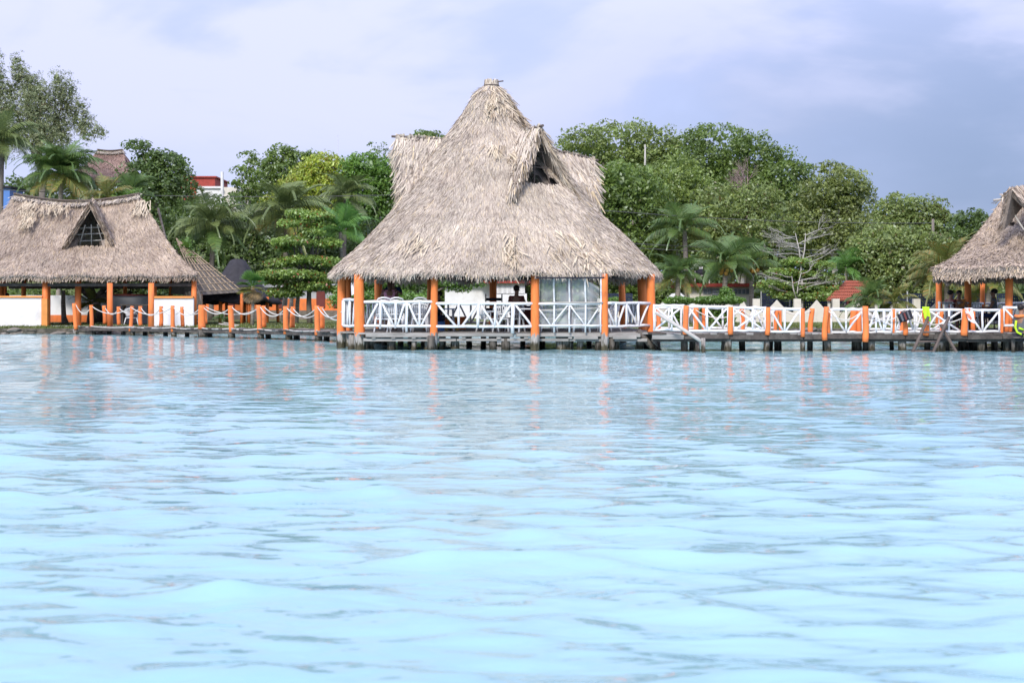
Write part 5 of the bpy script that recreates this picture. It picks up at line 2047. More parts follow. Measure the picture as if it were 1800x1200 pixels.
tt_ = tl.build('roof_tiles', M_tile, ki)
tt_['kind'] = 'stuff'
dk = MB()
dk.quadpts(a0 - Vector((0, 0, .08)), a1 - Vector((0, 0, .08)), a2 - Vector((0, 0, .08)), a3 - Vector((0, 0, .08)))
dk.quadpts(a3, a2, P(1530, 520, 94), P(1480, 520, 94))
dk.build('roof_deck', M_tile, ki)
for px, D in ((1457, 88.8), (1505, 88.8), (1490, 93)):
    MB().box((X(px, D), D, 1.2), (.16, .16, 1.9 if D > 90 else 1.3)).build('post', M_cream if px != 1490 else M_maroon, ki)
MB().box((X(1487, 91.5), 91.5, 1.0), (1.6, .2, 1.2)).build('wall', M_cream, ki)


# far houses up the slope at the left
rh = thing('red_house', (X(357, 136), 136, 9), 'rust red flat-roofed house high up behind the trees at the left', 'house')
slab_box(rh, 'wall', 318, 378, 312, 352, 136, 6, M_redroof)
slab_box(rh, 'parapet', 316, 380, 309.5, 312, 135.8, 6.4, M_redroof)
wf = thing('white_grey_house', (X(385, 130), 130, 9), 'white and bare grey concrete house below the red one at the left', 'house')
slab_box(wf, 'wall', 345, 388, 331, 380, 130, 5, M_wall)
slab_box(wf, 'side_wall', 388.3, 417, 329, 380, 130.4, 5, M_cream)
slab_box(wf, 'parapet', 343, 389, 327.5, 331, 129.8, 5.4, M_wall)
wf_w = slab_box(wf, 'window', 356, 366, 340, 352, 129.93, .12, M_glass_dark)
o = MB().tube([(X(391, 128), 128, 9), (X(390.5, 128), 128, Z(302, 128))], .14, 8).build('concrete_pole', M_wall)
tag(o, 'white concrete utility pole in front of the far white house', 'pole')
fh = thing('far_thatched_roof', (X(195, 125), 125, 8), 'brownish pink thatched roof peeking over the palms at the left', 'house')
hip_roof(fh, X(172, 125), X(216, 125), 125, Z(266, 125), X(138, 125), X(250, 125), 121, 129, Z(318, 125), np.random.default_rng(4), M_thatch_far, 5200, eave_n=500, sagz=.1, wmul=1.4)
for px in (148, 240):
    for y_ in (122, 128):
        MB().tube([(X(px, 125), y_, 7.5), (X(px, 125), y_, Z(312, 125))], .15, 7).build('post', M_wood_dark, fh)
bt = thing('blue_shed', (X(8, 112), 112, 5), 'bright blue shed wall at the left edge behind the thatched roof', 'shed')
slab_box(bt, 'wall', -30, 17, 331, 372, 112, 3, M_plastic_blue)
slab_box(bt, 'roof', -32, 19, 327, 330.6, 111.8, 3.6, M_dark)

# roof of the right hut: short hipped thatch with a hooded gable
rng_r = np.random.default_rng(33)
rB, rA = np.array(rp(1774, 334, 46.6)), np.array(rp(1822, 326, 49.0))
rC1, rC2 = np.array(rp(1760, 404, 46.5)), np.array(rp(1846, 404, 46.5))


def in_dorm2(p):
    zt, zb = rB[2] - .1, rC1[2] + .15
    if not (zb < p[2] < zt):
        return False
    f = (zt - p[2]) / (zt - zb)
    lft = rB[0] + (rC1[0] - rB[0]) * f
    rgt = rB[0] + .25 + (rC2[0] - rB[0] - .25) * f
    return lft + .62 < p[0] < rgt - .1


hip_roof(hut2, X(1762, 49.6), X(1762, 49.6) + 5.5, 49.6, Z(349, 49.6), X(1633, 45.6), X(1762, 49.6) + 9.0, 45.1, 54.3, 2.62, rng_r, M_thatch2, 60000, dormer={'in': in_dorm2}, eave_n=15000, sagz=.05, wmul=.66, ex0b=X(1668, 54.3))
dm = MB()
Vg = []
for C in (rC1, rC2):
    nrm = np.cross(rB - rA, C - rA)
    nrm /= np.linalg.norm(nrm)
    nrm = nrm if nrm[2] > 0 else -nrm
    a, b, c_ = Vector(rA), Vector(rB), Vector(C)
    nv = Vector(nrm) * .10
    dm.quadpts(a, b, c_)
    dm.quadpts(a - nv, c_ - nv, b - nv)
    dm.quadpts(b, b - nv, c_ - nv, c_)
    m = 2200
    u, v = rng_r.random(m), rng_r.random(m)
    f = u + v > 1
    u[f], v[f] = 1 - u[f], 1 - v[f]
    p = rA + u[:, None] * (rB - rA) + v[:, None] * (C - rA) + nrm * rng_r.uniform(0, .08, (m, 1))
    dn = C - (rA * .4 + rB * .6)
    dn = dn / np.linalg.norm(dn)
    Vg.append(blades(p, np.repeat(dn[None], m, 0), np.repeat(nrm[None], m, 0), rng_r.uniform(.25, .5, m), rng_r.uniform(.025, .05, m), rng_r, .12, .25))
dr = dm.build('dormer', M_thatch_shade, hut2)
blade_obj('dormer_thatch', np.concatenate(Vg), M_thatch2, dr)
MB().tube([rp(1746, 352, 49.6), rp(1770, 349, 49.6)], .04, 6).build('ridge_stick', M_bamboo, hut2)
MB().tube([rp(1782, 376, 47.2), rp(1800, 404, 47)], .03, 6).build('gable_sticks', M_bamboo, dr)
m = 130
px_ = rng_r.normal(1700, 16, m)
py_ = rng_r.normal(474, 7, m)
p = np.array([(X(a, 45.4), 45.4 + (483 - b) * .03, Z(b, 45.6) + .02) for a, b in zip(px_, py_)])
dn, no = np.array([0, -.8, -.6]), np.array([0, -.6, .8])
blade_obj('straw_patch', blades(p, np.repeat(dn[None], m, 0), np.repeat(no[None], m, 0), rng_r.uniform(.3, .5, m), rng_r.uniform(.03, .06, m), rng_r, .2, .35), M_thatch_gold, hut2, 'golden straw patch above the eave')
MB().box((X(1762, 49.6) + 3, 45.6, 2.42), (12, .12, .12)).build('eave_beam', M_wood_dark, hut2)

# black tarp covered round palapa
bp_ = thing('black_tarp_palapa', (X(418, 86), 86, .5), 'round shelter with a sagging black tarp over its conical roof', 'shelter')
mb = MB()
prof = [(.25, Z(455, 86)), (.45, Z(458, 86)), (.8, Z(475, 86)), (1.15, Z(492, 86)), (1.6, Z(508, 86)), (2.2, Z(519, 86)), (2.45, Z(527, 86)), (2.3, Z(529, 86))]
nseg = 28
for r_, z_ in prof:
    for j in range(nseg):
        a = 2 * PI * j / nseg
        k = 1 + .09 * math.sin(7 * a + 1) * (.3 + r_ / 2.4) + .04 * math.sin(13 * a)
        mb.v.append((X(418, 86) + r_ * k * math.cos(a), 86 + r_ * k * math.sin(a), z_ - (.12 * (1 + math.sin(5 * a + 2)) if r_ > 2 else 0)))
for k in range(len(prof) - 1):
    for j in range(nseg):
        a, b = k * nseg + j, k * nseg + (j + 1) % nseg
        mb.f.append((a, b, b + nseg, a + nseg))
mb.f.append(tuple(range(nseg)))
mb.build('tarp_roof', M_black, bp_, True)
for a in (200, 250, 300, 340, 60, 120):
    ra = math.radians(a)
    xx, yy = X(418, 86) + 2.0 * math.cos(ra), 86 + 2.0 * math.sin(ra)
    MB().tube([(xx, yy, .4), (xx + R.uniform(-.08, .08), yy, Z(522, 86))], .11, 7).build('post', M_orange, bp_, True)
# second, lower black shelter to the right of it
bp2 = thing('small_black_shelter', (X(461, 88), 88, .5), 'small low shelter with a torn black cover right of the fan palm', 'shelter')
mb = MB().lathe((X(461, 88), 88, 0), [(1.5, Z(527, 88)), (1.35, Z(522, 88)), (.7, Z(514, 88)), (.1, Z(510, 88))], 14)
mb.build('cover', M_black, bp2, True)
MB().box((X(466, 87.5), 87.5, (Z(524, 88) + Z(538, 88)) / 2), (.9, .1, .5), None, .05).build('torn_flap', M_black, bp2)
for sx in (-1, 1):
    MB().tube([(X(461, 88) + sx * 1.05, 87.6, .4), (X(461, 88) + sx * 1.0, 87.6, Z(524, 88))], .10, 7).build('post', M_orange, bp2, True)

# half-stripped palapa with bare lattice
la = thing('lattice_palapa', (X(365, 82), 82, .5), 'half stripped palapa roof with bare cane lattice right of the left restaurant', 'shelter')
apex = P(312, 424, 83.5)
e0, e1 = P(352, 517, 81), P(424, 512, 83.5)
e2 = P(300, 517, 82)
th_ = MB()
th_.quadpts(apex, e0 + Vector((0, .1, -.05)), e1 + Vector((0, .1, -.05)))
th_.quadpts(apex, e2, e0 + Vector((0, .1, -.05)))
th_.quadpts(apex, e1 + Vector((0, .1, -.05)), P(410, 515, 87), P(330, 515, 87))
th_.build('old_thatch', M_bark, la)
for k in range(8):
    t = k / 7
    MB().tube(wob(apex + Vector((0, -.3, .15)), e0.lerp(e1, t) + Vector((0, -.3, .1)), 3, .02), .032, 5).build('rafter', M_lattice, la)
for k in range(1, 9):
    t = k / 8
    MB().tube(wob(apex.lerp(e0, t) + Vector((-.1, -.38, .16)), apex.lerp(e1, t) + Vector((.1, -.38, .16)), 3, .02), .024, 5).build('batten', M_lattice, la)
for p in (e0, e1):
    MB().tube([(p.x, p.y + .15, .4), (p.x, p.y + .15, p.z)], .10, 7).build('post', M_orange, la, True)
wk = thing('thatch_bundle', (X(343, 80.5), 80.5, .45), 'upright round bundle of brown thatch by the end of the white half wall', 'thatch bundle')
MB().lathe((X(340, 80.6), 80.6, 0), [(.40, .4), (.5, 1.0), (.48, Z(520, 80.6)), (.34, Z(513, 80.6)), (.1, Z(511, 80.6))], 14).build('bundle', M_lattice, wk, True)
m = 500
rg = np.random.default_rng(8)
th = rg.uniform(0, 6.28, m)
zz = rg.uniform(.5, Z(513, 80.6), m)
rr_ = np.full(m, .48)
p = np.stack([X(340, 80.6) + rr_ * np.cos(th), 80.6 + rr_ * np.sin(th), zz], -1)
nn = np.stack([np.cos(th), np.sin(th), 0 * th], -1)
blade_obj('straw', blades(p, np.repeat(np.array([[0, 0, -1.]]), m, 0), nn, rg.uniform(.3, .6, m), rg.uniform(.03, .06, m), rg, .2, .25), M_thatch_gold, wk)
# white house wall behind the left restaurant
gw = thing('orange_base_wall', (X(110, 90), 90, .5), 'white garden wall with an orange base seen through the left restaurant', 'wall')
slab_box(gw, 'upper_wall', -40, 205, 519, 553.5, 90, .25, M_wall)
slab_box(gw, 'base', -40, 205, 553.6, 566, 90, .35, M_orange, .03)
# round white sign behind the corner post
o = MB().lathe((0, 0, 0), [(.42, 0), (.42, .04)], 22)
o.v = [(X(613, 60) + x_, 60 + z_, Z(500, 60) + y_ * 1.15) for x_, y_, z_ in o.v]
rs_ = thing('round_sign', (X(613, 60), 60, .4), 'white rounded sign board behind the left corner posts of the main hut', 'sign')
o.build('board', M_wall, rs_)
MB().tube([(X(613, 60), 60.06, -.4), (X(613, 60), 60.06, Z(505, 60))], .04, 6).build('pole', M_metal, rs_)
# power lines
def wire(name, a, b, Da, Db, d, label):
    o = MB().tube(sag(P(a[0], a[1], Da), P(b[0], b[1], Db), d, 16), .022, 5).build(name, M_wire)
    tag(o, label, 'power line', 'power lines crossing in front of the trees')
    return o


wire('power_line', (1040, 368), (1640, 392), 96, 104, .3, 'topmost thin power line in front of the right-hand trees')
wire('power_line', (1040, 423), (1640, 438), 95, 103, .3, 'upper of the close pair of power lines behind the right palms')
wire('power_line', (1040, 431), (1640, 444), 95, 103, .3, 'lower of the close pair of power lines behind the right palms')
wire('power_line', (-60, 330), (720, 342), 98, 98, .35, 'power line running in front of the left palms')
for px, D, ty, lb in ((1040, 95.5, 360, 'behind the right slope of the main hut roof'), (1640, 103.5, 385, 'in the trees left of the right hut'), (720, 98, 335, 'behind the left slope of the main hut roof')):
    o = MB().tube([(X(px, D), D, .4), (X(px, D), D, Z(ty, D))], [.14, .10], 8).build('utility_pole', M_bark, None, True)
    tag(o, 'wooden utility pole carrying the power lines ' + lb, 'pole', 'utility poles hidden among the trees')
o = MB().tube([(X(1134, 118), 118, 3), (X(1134, 118), 118, Z(290, 118)), (X(1134, 118), 118, Z(254, 118))], [.14, .09, .05], 7).build('antenna_mast', M_bamboo, None, True)
tag(o, 'thin pale antenna mast rising among the right-hand trees', 'antenna')
o = MB().tube([(X(594, 190), 190, 6), (X(594, 190), 190, Z(238, 190))], [.12, .04], 6).build('antenna_mast', M_metal, None, True)
tag(o, 'faint far radio mast left of the main hut roof', 'antenna')


# ------------------------------------------------------------------ trees
def leaves_np(C, Nrm, size, rng, asp=0.5, spread=0.8):
    """diamond leaves centred at C with preferred normals Nrm"""
    n = len(C)
    nv = Nrm + rng.normal(0, spread, (n, 3))
    nv /= np.linalg.norm(nv, axis=1, keepdims=True)
    a = rng.normal(0, 1, (n, 3))
    a -= nv * np.sum(a * nv, 1, keepdims=True)
    a /= np.linalg.norm(a, axis=1, keepdims=True)
    b = np.cross(nv, a)
    s = size * rng.uniform(.65, 1.35, (n, 1))
    V = np.empty((n, 4, 3))
    V[:, 0] = C - a * s * .5
    V[:, 1] = C + b * s * asp * .5 + a * s * .05 + nv * s * .08
    V[:, 2] = C + a * s * .5
    V[:, 3] = C - b * s * asp * .5 + a * s * .05 + nv * s * .08
    return V.reshape(-1, 3)


def crown_np(lobes, rng, size, cl=.6, dens=1.0, fill=.35, asp=.55, up=.5, ragged=.18):
    size = size * .80
    cl = cl * .92
    """lobes (x,y,z,rx,ry,rz): clumps of leaves sit as small domes over each lobe"""
    out = []
    for (x, y, z, rx, ry, rz) in lobes:
        area = 4 * PI * ((rx * ry) ** 1.6 / 3 + (rx * rz) ** 1.6 / 3 + (ry * rz) ** 1.6 / 3) ** (1 / 1.6)
        nc = max(6, int(area / (cl * cl) * 1.15 * dens))
        d = rng.normal(0, 1, (nc * 2, 3))
        d /= np.linalg.norm(d, axis=1, keepdims=True)
        kp = (d[:, 1] < .35) | (rng.random(len(d)) < .35)
        d = d[kp][:nc]
        rr = 1 - ragged * 2 * rng.random((len(d), 1)) ** 1.6 + ragged * .7 * rng.normal(0, .6, (len(d), 1))
        cc = np.array([x, y, z]) + d * np.array([rx, ry, rz]) * rr
        out_n = d / np.array([rx, ry, rz])
        out_n /= np.linalg.norm(out_n, axis=1, keepdims=True)
        per = max(5, int(11 * (cl / .6) ** 2 * (.32 / size) ** 1.5))
        k = len(cc)
        e = rng.normal(0, 1, (k, per, 3))
        e /= np.linalg.norm(e, axis=2, keepdims=True)
        ax = out_n * .7 + np.array([0, 0, up])
        ax /= np.linalg.norm(ax, axis=1, keepdims=True)
        dt = np.sum(e * ax[:, None, :], 2, keepdims=True)
        e = np.where(dt < -.2, e - 2 * dt * ax[:, None, :], e)
        cs = cl * rng.uniform(.6, 1.25, (k, 1, 1))
        pts = cc[:, None, :] + e * cs * np.array([1, 1, .7]) * rng.uniform(.6, 1.0, (k, per, 1))
        nr = e * .8 + np.array([0, 0, .5])
        out.append(leaves_np(pts.reshape(-1, 3), nr.reshape(-1, 3), size, rng, asp))
        nf = int(nc * 2.2 * fill)
        if nf:
            q = rng.normal(0, 1, (nf, 3))
            q /= np.linalg.norm(q, axis=1, keepdims=True)
            q = np.array([x, y, z]) + q * np.array([rx, ry, rz]) * rng.uniform(.45, .82, (nf, 1))
            out.append(leaves_np(q, np.repeat(np.array([[0, -.3, .8]]), nf, 0), size * 2.2, rng, .8))
    return np.concatenate(out)


TREE_N = [0]


def tree(name, label, D, lobes, mat, trunk_px=None, size=.32, cl=.6, dens=1.0, fill=.35, bark=None, group=None, depth=.8, asp=.55, up=.5, ragged=.18, trunk_r=.25, cat='tree', limbs=True):
    TREE_N[0] += 1
    rng = np.random.default_rng(100 + TREE_N[0])
    L = []
    for (px, py, rx, ry) in lobes:
        k = D / F
        jy = rng.uniform(-.4, .4) * rx * k * depth
        L.append((X(px, D), D + jy, Z(py, D), rx * k, max(rx * k * depth, .4), ry * k))
    tx = X(trunk_px if trunk_px is not None else np.mean([l[0] for l in lobes]), D)
    g = gz(tx, D)
    t = thing(name, (tx, D, g), label, cat, group)
    V = crown_np(L, rng, size, cl, dens, fill, asp, up, ragged)
    o_ = np.array(ORG[t.name])
    link('crown', np_mesh('crown', V - o_, np.arange(len(V)).reshape(-1, 4)), mat, t)
    zc = float(np.mean([l[2] for l in L]))
    zlow = min(l[2] - l[5] for l in L)
    fork = Vector((tx + R.uniform(-.3, .3), D, max(g + .8, min(zc, g + (zc - g) * .6))))
    MB().tube([(tx, D, g - .2), (tx + R.uniform(-.15, .15), D, g + (fork.z - g) * .5), tuple(fork)], [trunk_r * 1.25, trunk_r, trunk_r * .75], 8).build('trunk', bark or M_bark, t, True)
    if limbs:
        for l in L[:8]:
            e = Vector((l[0], l[1], l[2] + l[5] * .3))
            m_ = fork.lerp(e, .5) + Vector((R.uniform(-.3, .3), R.uniform(-.3, .3), .15))
            MB().tube([tuple(fork), tuple(m_), tuple(e)], [trunk_r * .55, trunk_r * .35, trunk_r * .12], 6).build('limb', bark or M_bark, t, True)
    return t


def bare_tree(name, label, px, base_y, top_y, spread, D, mat, n=7, depth=4, r0=.12, flat=.5, seed=1, g0=None):
    rg = random.Random(seed)
    x, zt = X(px, D), Z(top_y, D)
    zb = Z(base_y, D)
    g = gz(x, D)
    t = thing(name, (x, D, g), label, 'tree')
    MB().tube([(x, D, g - .2), (x + .1, D, (g + zb) / 2), (x, D, zb)], [r0 * 1.8, r0 * 1.4, r0 * 1.1], 8).build('trunk', mat, t, True)
    H = zt - zb
    W = spread * D / F

    def grow(mb, p, d, ln, r, lv):
        q = p + d * ln * .5 + Vector((rg.uniform(-1, 1), rg.uniform(-1, 1), rg.uniform(-1, 1))) * ln * .08
        e = p + d * ln
        mb.tube([p, q, e], [r, r * .8, r * .55], 5)
        if lv <= 0:
            return
        for k in range(3 if lv > 1 else 3):
            nd = (d + Vector((rg.uniform(-1, 1), rg.uniform(-.7, .7), rg.uniform(-.5, .75) * flat)) * .85).normalized()
            f = rg.uniform(.5, 1.0)
            grow(mb, p.lerp(e, f), nd, ln * rg.uniform(.5, .72), r * .5, lv - 1)
    if flat < .5:
        stems = []
        for k in range(2):
            e = Vector((x + (-.45 + .9 * k) * W * .25, D + rg.uniform(-.3, .3), zt - rg.uniform(0, .15) * H))
            b = Vector((x, D, zb))
            MB().tube([b, b.lerp(e, .5) + Vector((rg.uniform(-.1, .1), 0, .05)), e], [r0, r0 * .7, r0 * .3], 6).build('stem', mat, t, True)
            stems.append((b, e))
        for k in range(n):
            b, e = stems[k % 2]
            f = rg.uniform(.05, .95)
            sgn = -1 if rg.random() < .5 else 1
            d = Vector((sgn * rg.uniform(.6, 1), rg.uniform(-.6, .3), rg.uniform(.02, .42))).normalized()
            mb = MB()
            grow(mb, b.lerp(e, f), d, W * rg.uniform(.35, .6) * (1.1 - .5 * f), r0 * .55, depth - 1)
            mb.build('branch', mat, t, True)
        return t
    for k in range(n):
        a = rg.uniform(-1, 1)
        zz = rg.uniform(0, .5)
        d = Vector((a * W / H * 1.0, rg.uniform(-.5, .5), (1 - abs(a)) * 1.0 + .12)).normalized()
        mb = MB()
        L_ = math.hypot(a * W, H * (1 - abs(a) * .6)) * .62
        grow(mb, Vector((x, D, zb + H * zz * .5)), d, L_, r0 * .7, depth - 1)
        mb.build('branch', mat, t, True)
    return t


# --- right-hand wood
tree('broadleaf_tree', 'tall olive green tree just right of the main hut roof against the sky', 126, [(1092, 250, 66, 40), (1030, 252, 42, 26), (1000, 262, 22, 18), (1150, 262, 52, 38), (1185, 275, 30, 28), (1090, 300, 82, 42), (1160, 312, 50, 40)], G_olive, 1110, .34, .75, .8, ragged=.2)
tree('broadleaf_tree', 'huge dark green domed tree, highest of the wood on the right', 122, [(1262, 262, 62, 42), (1228, 285, 45, 48), (1318, 278, 58, 42), (1372, 304, 48, 42), (1405, 318, 24, 34), (1300, 330, 90, 45), (1380, 355, 50, 40)], G_deep, 1310, .34, .8, .9)
tree('broadleaf_tree', 'dense glossy dark tree touching the right eave of the main hut', 101, [(1095, 322, 52, 34), (1075, 345, 40, 40), (1130, 350, 48, 40), (1110, 400, 58, 45), (1150, 405, 36, 40), (1100, 450, 55, 40), (1155, 455, 34, 35), (1060, 400, 40, 60), (1040, 460, 60, 50)], G_bright if False else G_deep, 1112, .34, .62, 1.05)
tree('broadleaf_tree', 'mid green tree behind the antenna mast', 113, [(1190, 318, 56, 42), (1150, 335, 36, 36), (1215, 355, 46, 40), (1185, 392, 50, 40), (1225, 410, 40, 45)], G_mid, 1195, .33, .66, .9)
tree('broadleaf_tree', 'grey green tree with pale branches under the bare pink crown', 107, [(1275, 365, 52, 36), (1330, 352, 46, 30), (1300, 395, 55, 36), (1245, 400, 38, 36), (1355, 390, 38, 42), (1290, 430, 60, 40)], G_khaki, 1305, .30, .6, .85, bark=M_twig)
bare_tree('bare_tree', 'leafless pinkish tree standing out of the green wood', 1313, 348, 292, 36, 112, M_twig_pink, 9, 5, .10, .8, 3)
tree('broadleaf_tree', 'light olive tree with open branching crown right of the domed tree', 110, [(1462, 298, 26, 12), (1482, 322, 42, 22), (1440, 342, 44, 26), (1500, 345, 38, 24), (1468, 365, 58, 28), (1415, 375, 40, 28), (1490, 400, 52, 34), (1430, 420, 50, 36)], G_light, 1468, .28, .5, 1.0, .35, bark=M_twig, ragged=.25)
tree('broadleaf_tree', 'brownish green tree on the skyline left of the right hut', 116, [(1585, 362, 40, 20), (1622, 372, 42, 22), (1560, 385, 38, 28), (1645, 392, 28, 24), (1600, 405, 62, 34), (1660, 420, 40, 40)], G_khaki, 1603, .32, .6, .9)
tree('broadleaf_tree', 'wide yellowish green tree low in front of the right-hand wood', 99, [(1555, 425, 56, 26), (1600, 430, 48, 26), (1525, 450, 44, 32), (1570, 468, 60, 34), (1615, 475, 42, 40), (1540, 500, 50, 34), (1600, 512, 46, 34), (1640, 440, 36, 36)], G_khaki, 1570, .30, .55, 1.0)
tree('broadleaf_tree', 'small dark tree peeking out beside the right hut roof', 112, [(1708, 384, 26, 14), (1728, 400, 34, 24), (1690, 410, 26, 24), (1745, 430, 40, 40), (1715, 450, 40, 40)], G_dark, 1722, .32, .6, 1)
tree('broadleaf_tree', 'deep green trees in the shadow behind the right hut posts', 108, [(1700, 480, 60, 40), (1780, 460, 70, 60), (1650, 500, 50, 40), (1850, 440, 70, 70)], G_dark, 1740, .34, .65, .9)
al2 = tree('sea_almond_tree', 'layered sea almond with pale bare branches above the scalloped wall', 90, [(1398, 462, 24, 5), (1438, 468, 26, 5), (1378, 480, 30, 6), (1420, 484, 34, 6), (1455, 490, 24, 6), (1365, 502, 30, 6), (1405, 506, 40, 7), (1450, 510, 30, 7), (1385, 520, 30, 6), (1430, 522, 34, 6)], G_almond, 1412, .23, .32, 2.1, .3, bark=M_bark, depth=.9, up=.9, ragged=.12, trunk_r=.16)
bare_tree('bare_branches', 'pale leafless branches spreading over the layered sea almond', 1408, 470, 402, 85, 89.4, M_twig, 15, 4, .06, .32, 5)
bare_tree('bare_branches', 'lower tangle of pale branches left of the tile roofed kiosk', 1400, 528, 478, 80, 88.9, M_twig, 9, 4, .055, .25, 8)
for i, (px, py, rx, lb) in enumerate(((1192, 523, 24, 'low round leafed shrub right beside the last post of the main hut'), (1262, 522, 44, 'flat spreading shrub with a raised middle in front of the bungalow'), (1078, 524, 12, 'small light green shrub seen through the right bay of the main hut'))):
    lo = [(px, py + 5, rx * .8, 4), (px - rx * .5, py + 6, rx * .5, 4), (px + rx * .5, py + 6, rx * .5, 4)]
    if i == 1:
        lo += [(px + 14, 513, 8, 6), (px + 16, 520, 10, 5)]
    if i < 2:
        lo += [(px - 4, 548, rx * .6, 8), (px + 6, 560, rx * .5, 8)]
    tree('sea_almond_shrub', lb, 82, lo, G_bright, px, .17, .2, 2.2, .5, cat='shrub', trunk_r=.07, depth=.8)

# --- left-hand wood
tree('casuarina_tree', 'tall feathery grey green casuarina at the top left', 112, [(12, 175, 18, 34), (30, 120, 12, 26), (42, 150, 20, 34), (60, 180, 24, 48), (75, 205, 32, 56), (100, 150, 11, 28), (118, 165, 15, 36), (108, 205, 20, 48), (140, 205, 16, 32), (152, 228, 16, 26), (176, 232, 10, 10), (20, 225, 28, 50), (-10, 140, 20, 50), (90, 245, 42, 34), (-15, 230, 30, 60)], G_casu, 75, .24, .42, 2.0, .15, bark=M_bark, asp=.28, ragged=.3, trunk_r=.3)
tree('broadleaf_tree', 'dark green tree beside the far brown thatched roof', 108, [(246, 258, 22, 7), (262, 282, 30, 18), (290, 285, 36, 18), (312, 308, 24, 20), (255, 310, 38, 26), (295, 325, 40, 28), (270, 350, 55, 34), (325, 350, 28, 30)], G_dark, 280, .32, .58, 1.0)
tree('broadleaf_tree', 'dark tree on the skyline left of the lime green one', 118, [(495, 272, 26, 15), (472, 288, 18, 10), (520, 285, 26, 16), (545, 278, 12, 9), (480, 312, 34, 24), (515, 315, 46, 30), (470, 340, 40, 30)], G_deep, 500, .32, .56, 1.0)
tree('cecropia_tree', 'slender open tree with tiered leaf plates left of the dark skyline tree', 110, [(438, 273, 13, 5), (446, 286, 16, 5), (428, 300, 16, 5), (446, 308, 20, 5), (424, 322, 16, 5), (448, 330, 22, 6), (430, 345, 22, 8)], G_deep, 437, .30, .45, 1.1, .1, bark=M_twig, trunk_r=.12, ragged=.2)
tree('broadleaf_tree', 'yellow lime green tree left of the main hut roof', 109, [(566, 290, 34, 20), (540, 312, 32, 24), (590, 308, 36, 28), (518, 338, 34, 26), (560, 338, 48, 32), (605, 345, 34, 30), (500, 368, 44, 26), (550, 385, 60, 34), (610, 390, 44, 36)], G_lime, 560, .30, .5, 1.15)
tree('broadleaf_tree', 'bright green tree touching the left dormer of the main hut', 107, [(622, 292, 22, 15), (648, 292, 34, 20), (668, 312, 34, 30), (635, 325, 42, 30), (672, 350, 34, 36), (640, 370, 46, 30), (690, 330, 30, 40)], G_bright, 650, .30, .52, 1.1)
tree('sparse_tree', 'thin sparse twigs of a tree showing above the bright green one', 112, [(664, 256, 12, 5), (674, 270, 12, 6), (655, 272, 12, 5), (678, 285, 10, 6)], G_deep, 668, .26, .4, .6, 0, trunk_r=.1)
tree('broadleaf_tree', 'rounded treetop peeking over the left dormer ridge of the main hut', 138, [(752, 240, 25, 8), (738, 250, 20, 10), (765, 252, 25, 12), (750, 290, 60, 40)], G_deep, 750, .36, .7, 1)
tree('broadleaf_tree', 'shady green tree mass behind the left coconut palms', 102, [(330, 395, 45, 40), (400, 395, 55, 48), (455, 415, 50, 36), (350, 450, 50, 40), (430, 450, 55, 45), (300, 430, 40, 40), (590, 448, 50, 36), (510, 450, 60, 40), (655, 440, 50, 50), (600, 470, 55, 40)], G_dark, 430, .34, .62, .95)
tree('broadleaf_tree', 'light green leafy sprigs behind the right hip of the left thatched roof', 83, [(325, 432, 12, 10), (332, 455, 12, 10), (338, 480, 10, 10), (345, 495, 9, 9)], G_bright, 335, .22, .36, 1.2, .3, trunk_r=.08)
tree('broadleaf_tree', 'bright green bush just above the ridge of the left thatched roof', 93, [(215, 348, 24, 9), (235, 345, 14, 8), (205, 358, 30, 12)], G_bright, 220, .28, .45, 1.1)
tree('sea_almond_tree', 'tiered sea almond tree with reddish leaves left of the main hut', 83, [(521, 376, 17, 4.8), (545, 382, 37, 7.1), (515, 394, 24, 5.1), (562, 398, 20, 6.4), (549, 410, 21, 4.9), (516, 426, 37, 7.2), (571, 428, 28, 6.8), (500, 438, 17, 4.7), (535, 458, 39, 6.1), (577, 462, 28, 7.2), (494, 463, 26, 6.4), (511, 484, 53, 6.6), (563, 491, 29, 7.6), (480, 495, 24, 5.9), (544, 504, 40, 7.1), (503, 515, 32, 7.6), (593, 510, 16, 7.0)], G_almond, 545, .23, .30, 2.3, .2, depth=.85, up=.9, ragged=.22, trunk_r=.15)
for px, D, r, lb in ((498, 85, .16, 'thickest'), (509, 86, .12, 'middle'), (520, 84, .13, 'rightmost')):
    o = MB().tube([(X(px, D), D, .3), (X(px + 2, D), D, 1.2), (X(px + 5, D), D, Z(505, D))], [r * 1.25, r, r * .85], 8).build('tree_trunk', M_bark_palm, None, True)
    tag(o, lb + ' of three pale ringed trunks on the lawn under the sea almond', 'tree trunk', 'pale trunks under the sea almond')
tree('shade_tree', 'big dark leaning tree seen under the left thatched roof', 89, [(150, 486, 44, 14), (110, 494, 26, 12), (205, 490, 34, 16), (285, 512, 42, 18), (310, 525, 26, 14), (255, 500, 30, 16)], G_dark, 170, .26, .45, 1.3, .4, bark=M_bark_dark, trunk_r=.42)
o = MB().tube([(X(53, 86), 86, .3), (X(51, 86), 86, 1.2), (X(110, 86) - X(110, 86) + X(52, 86), 86, 2.2)], .16, 8)
o = MB().tube([(X(115, 83), 83, .35), (X(112, 83), 83, .9), (X(111, 83), 83, 1.7), (X(111.5, 83), 83, Z(510, 83))], [.24, .15, .13, .12], 9).build('palm_stump', M_bark_palm, None, True)
tag(o, 'ringed grey palm trunk without crown by the white wall of the left restaurant', 'palm stump')
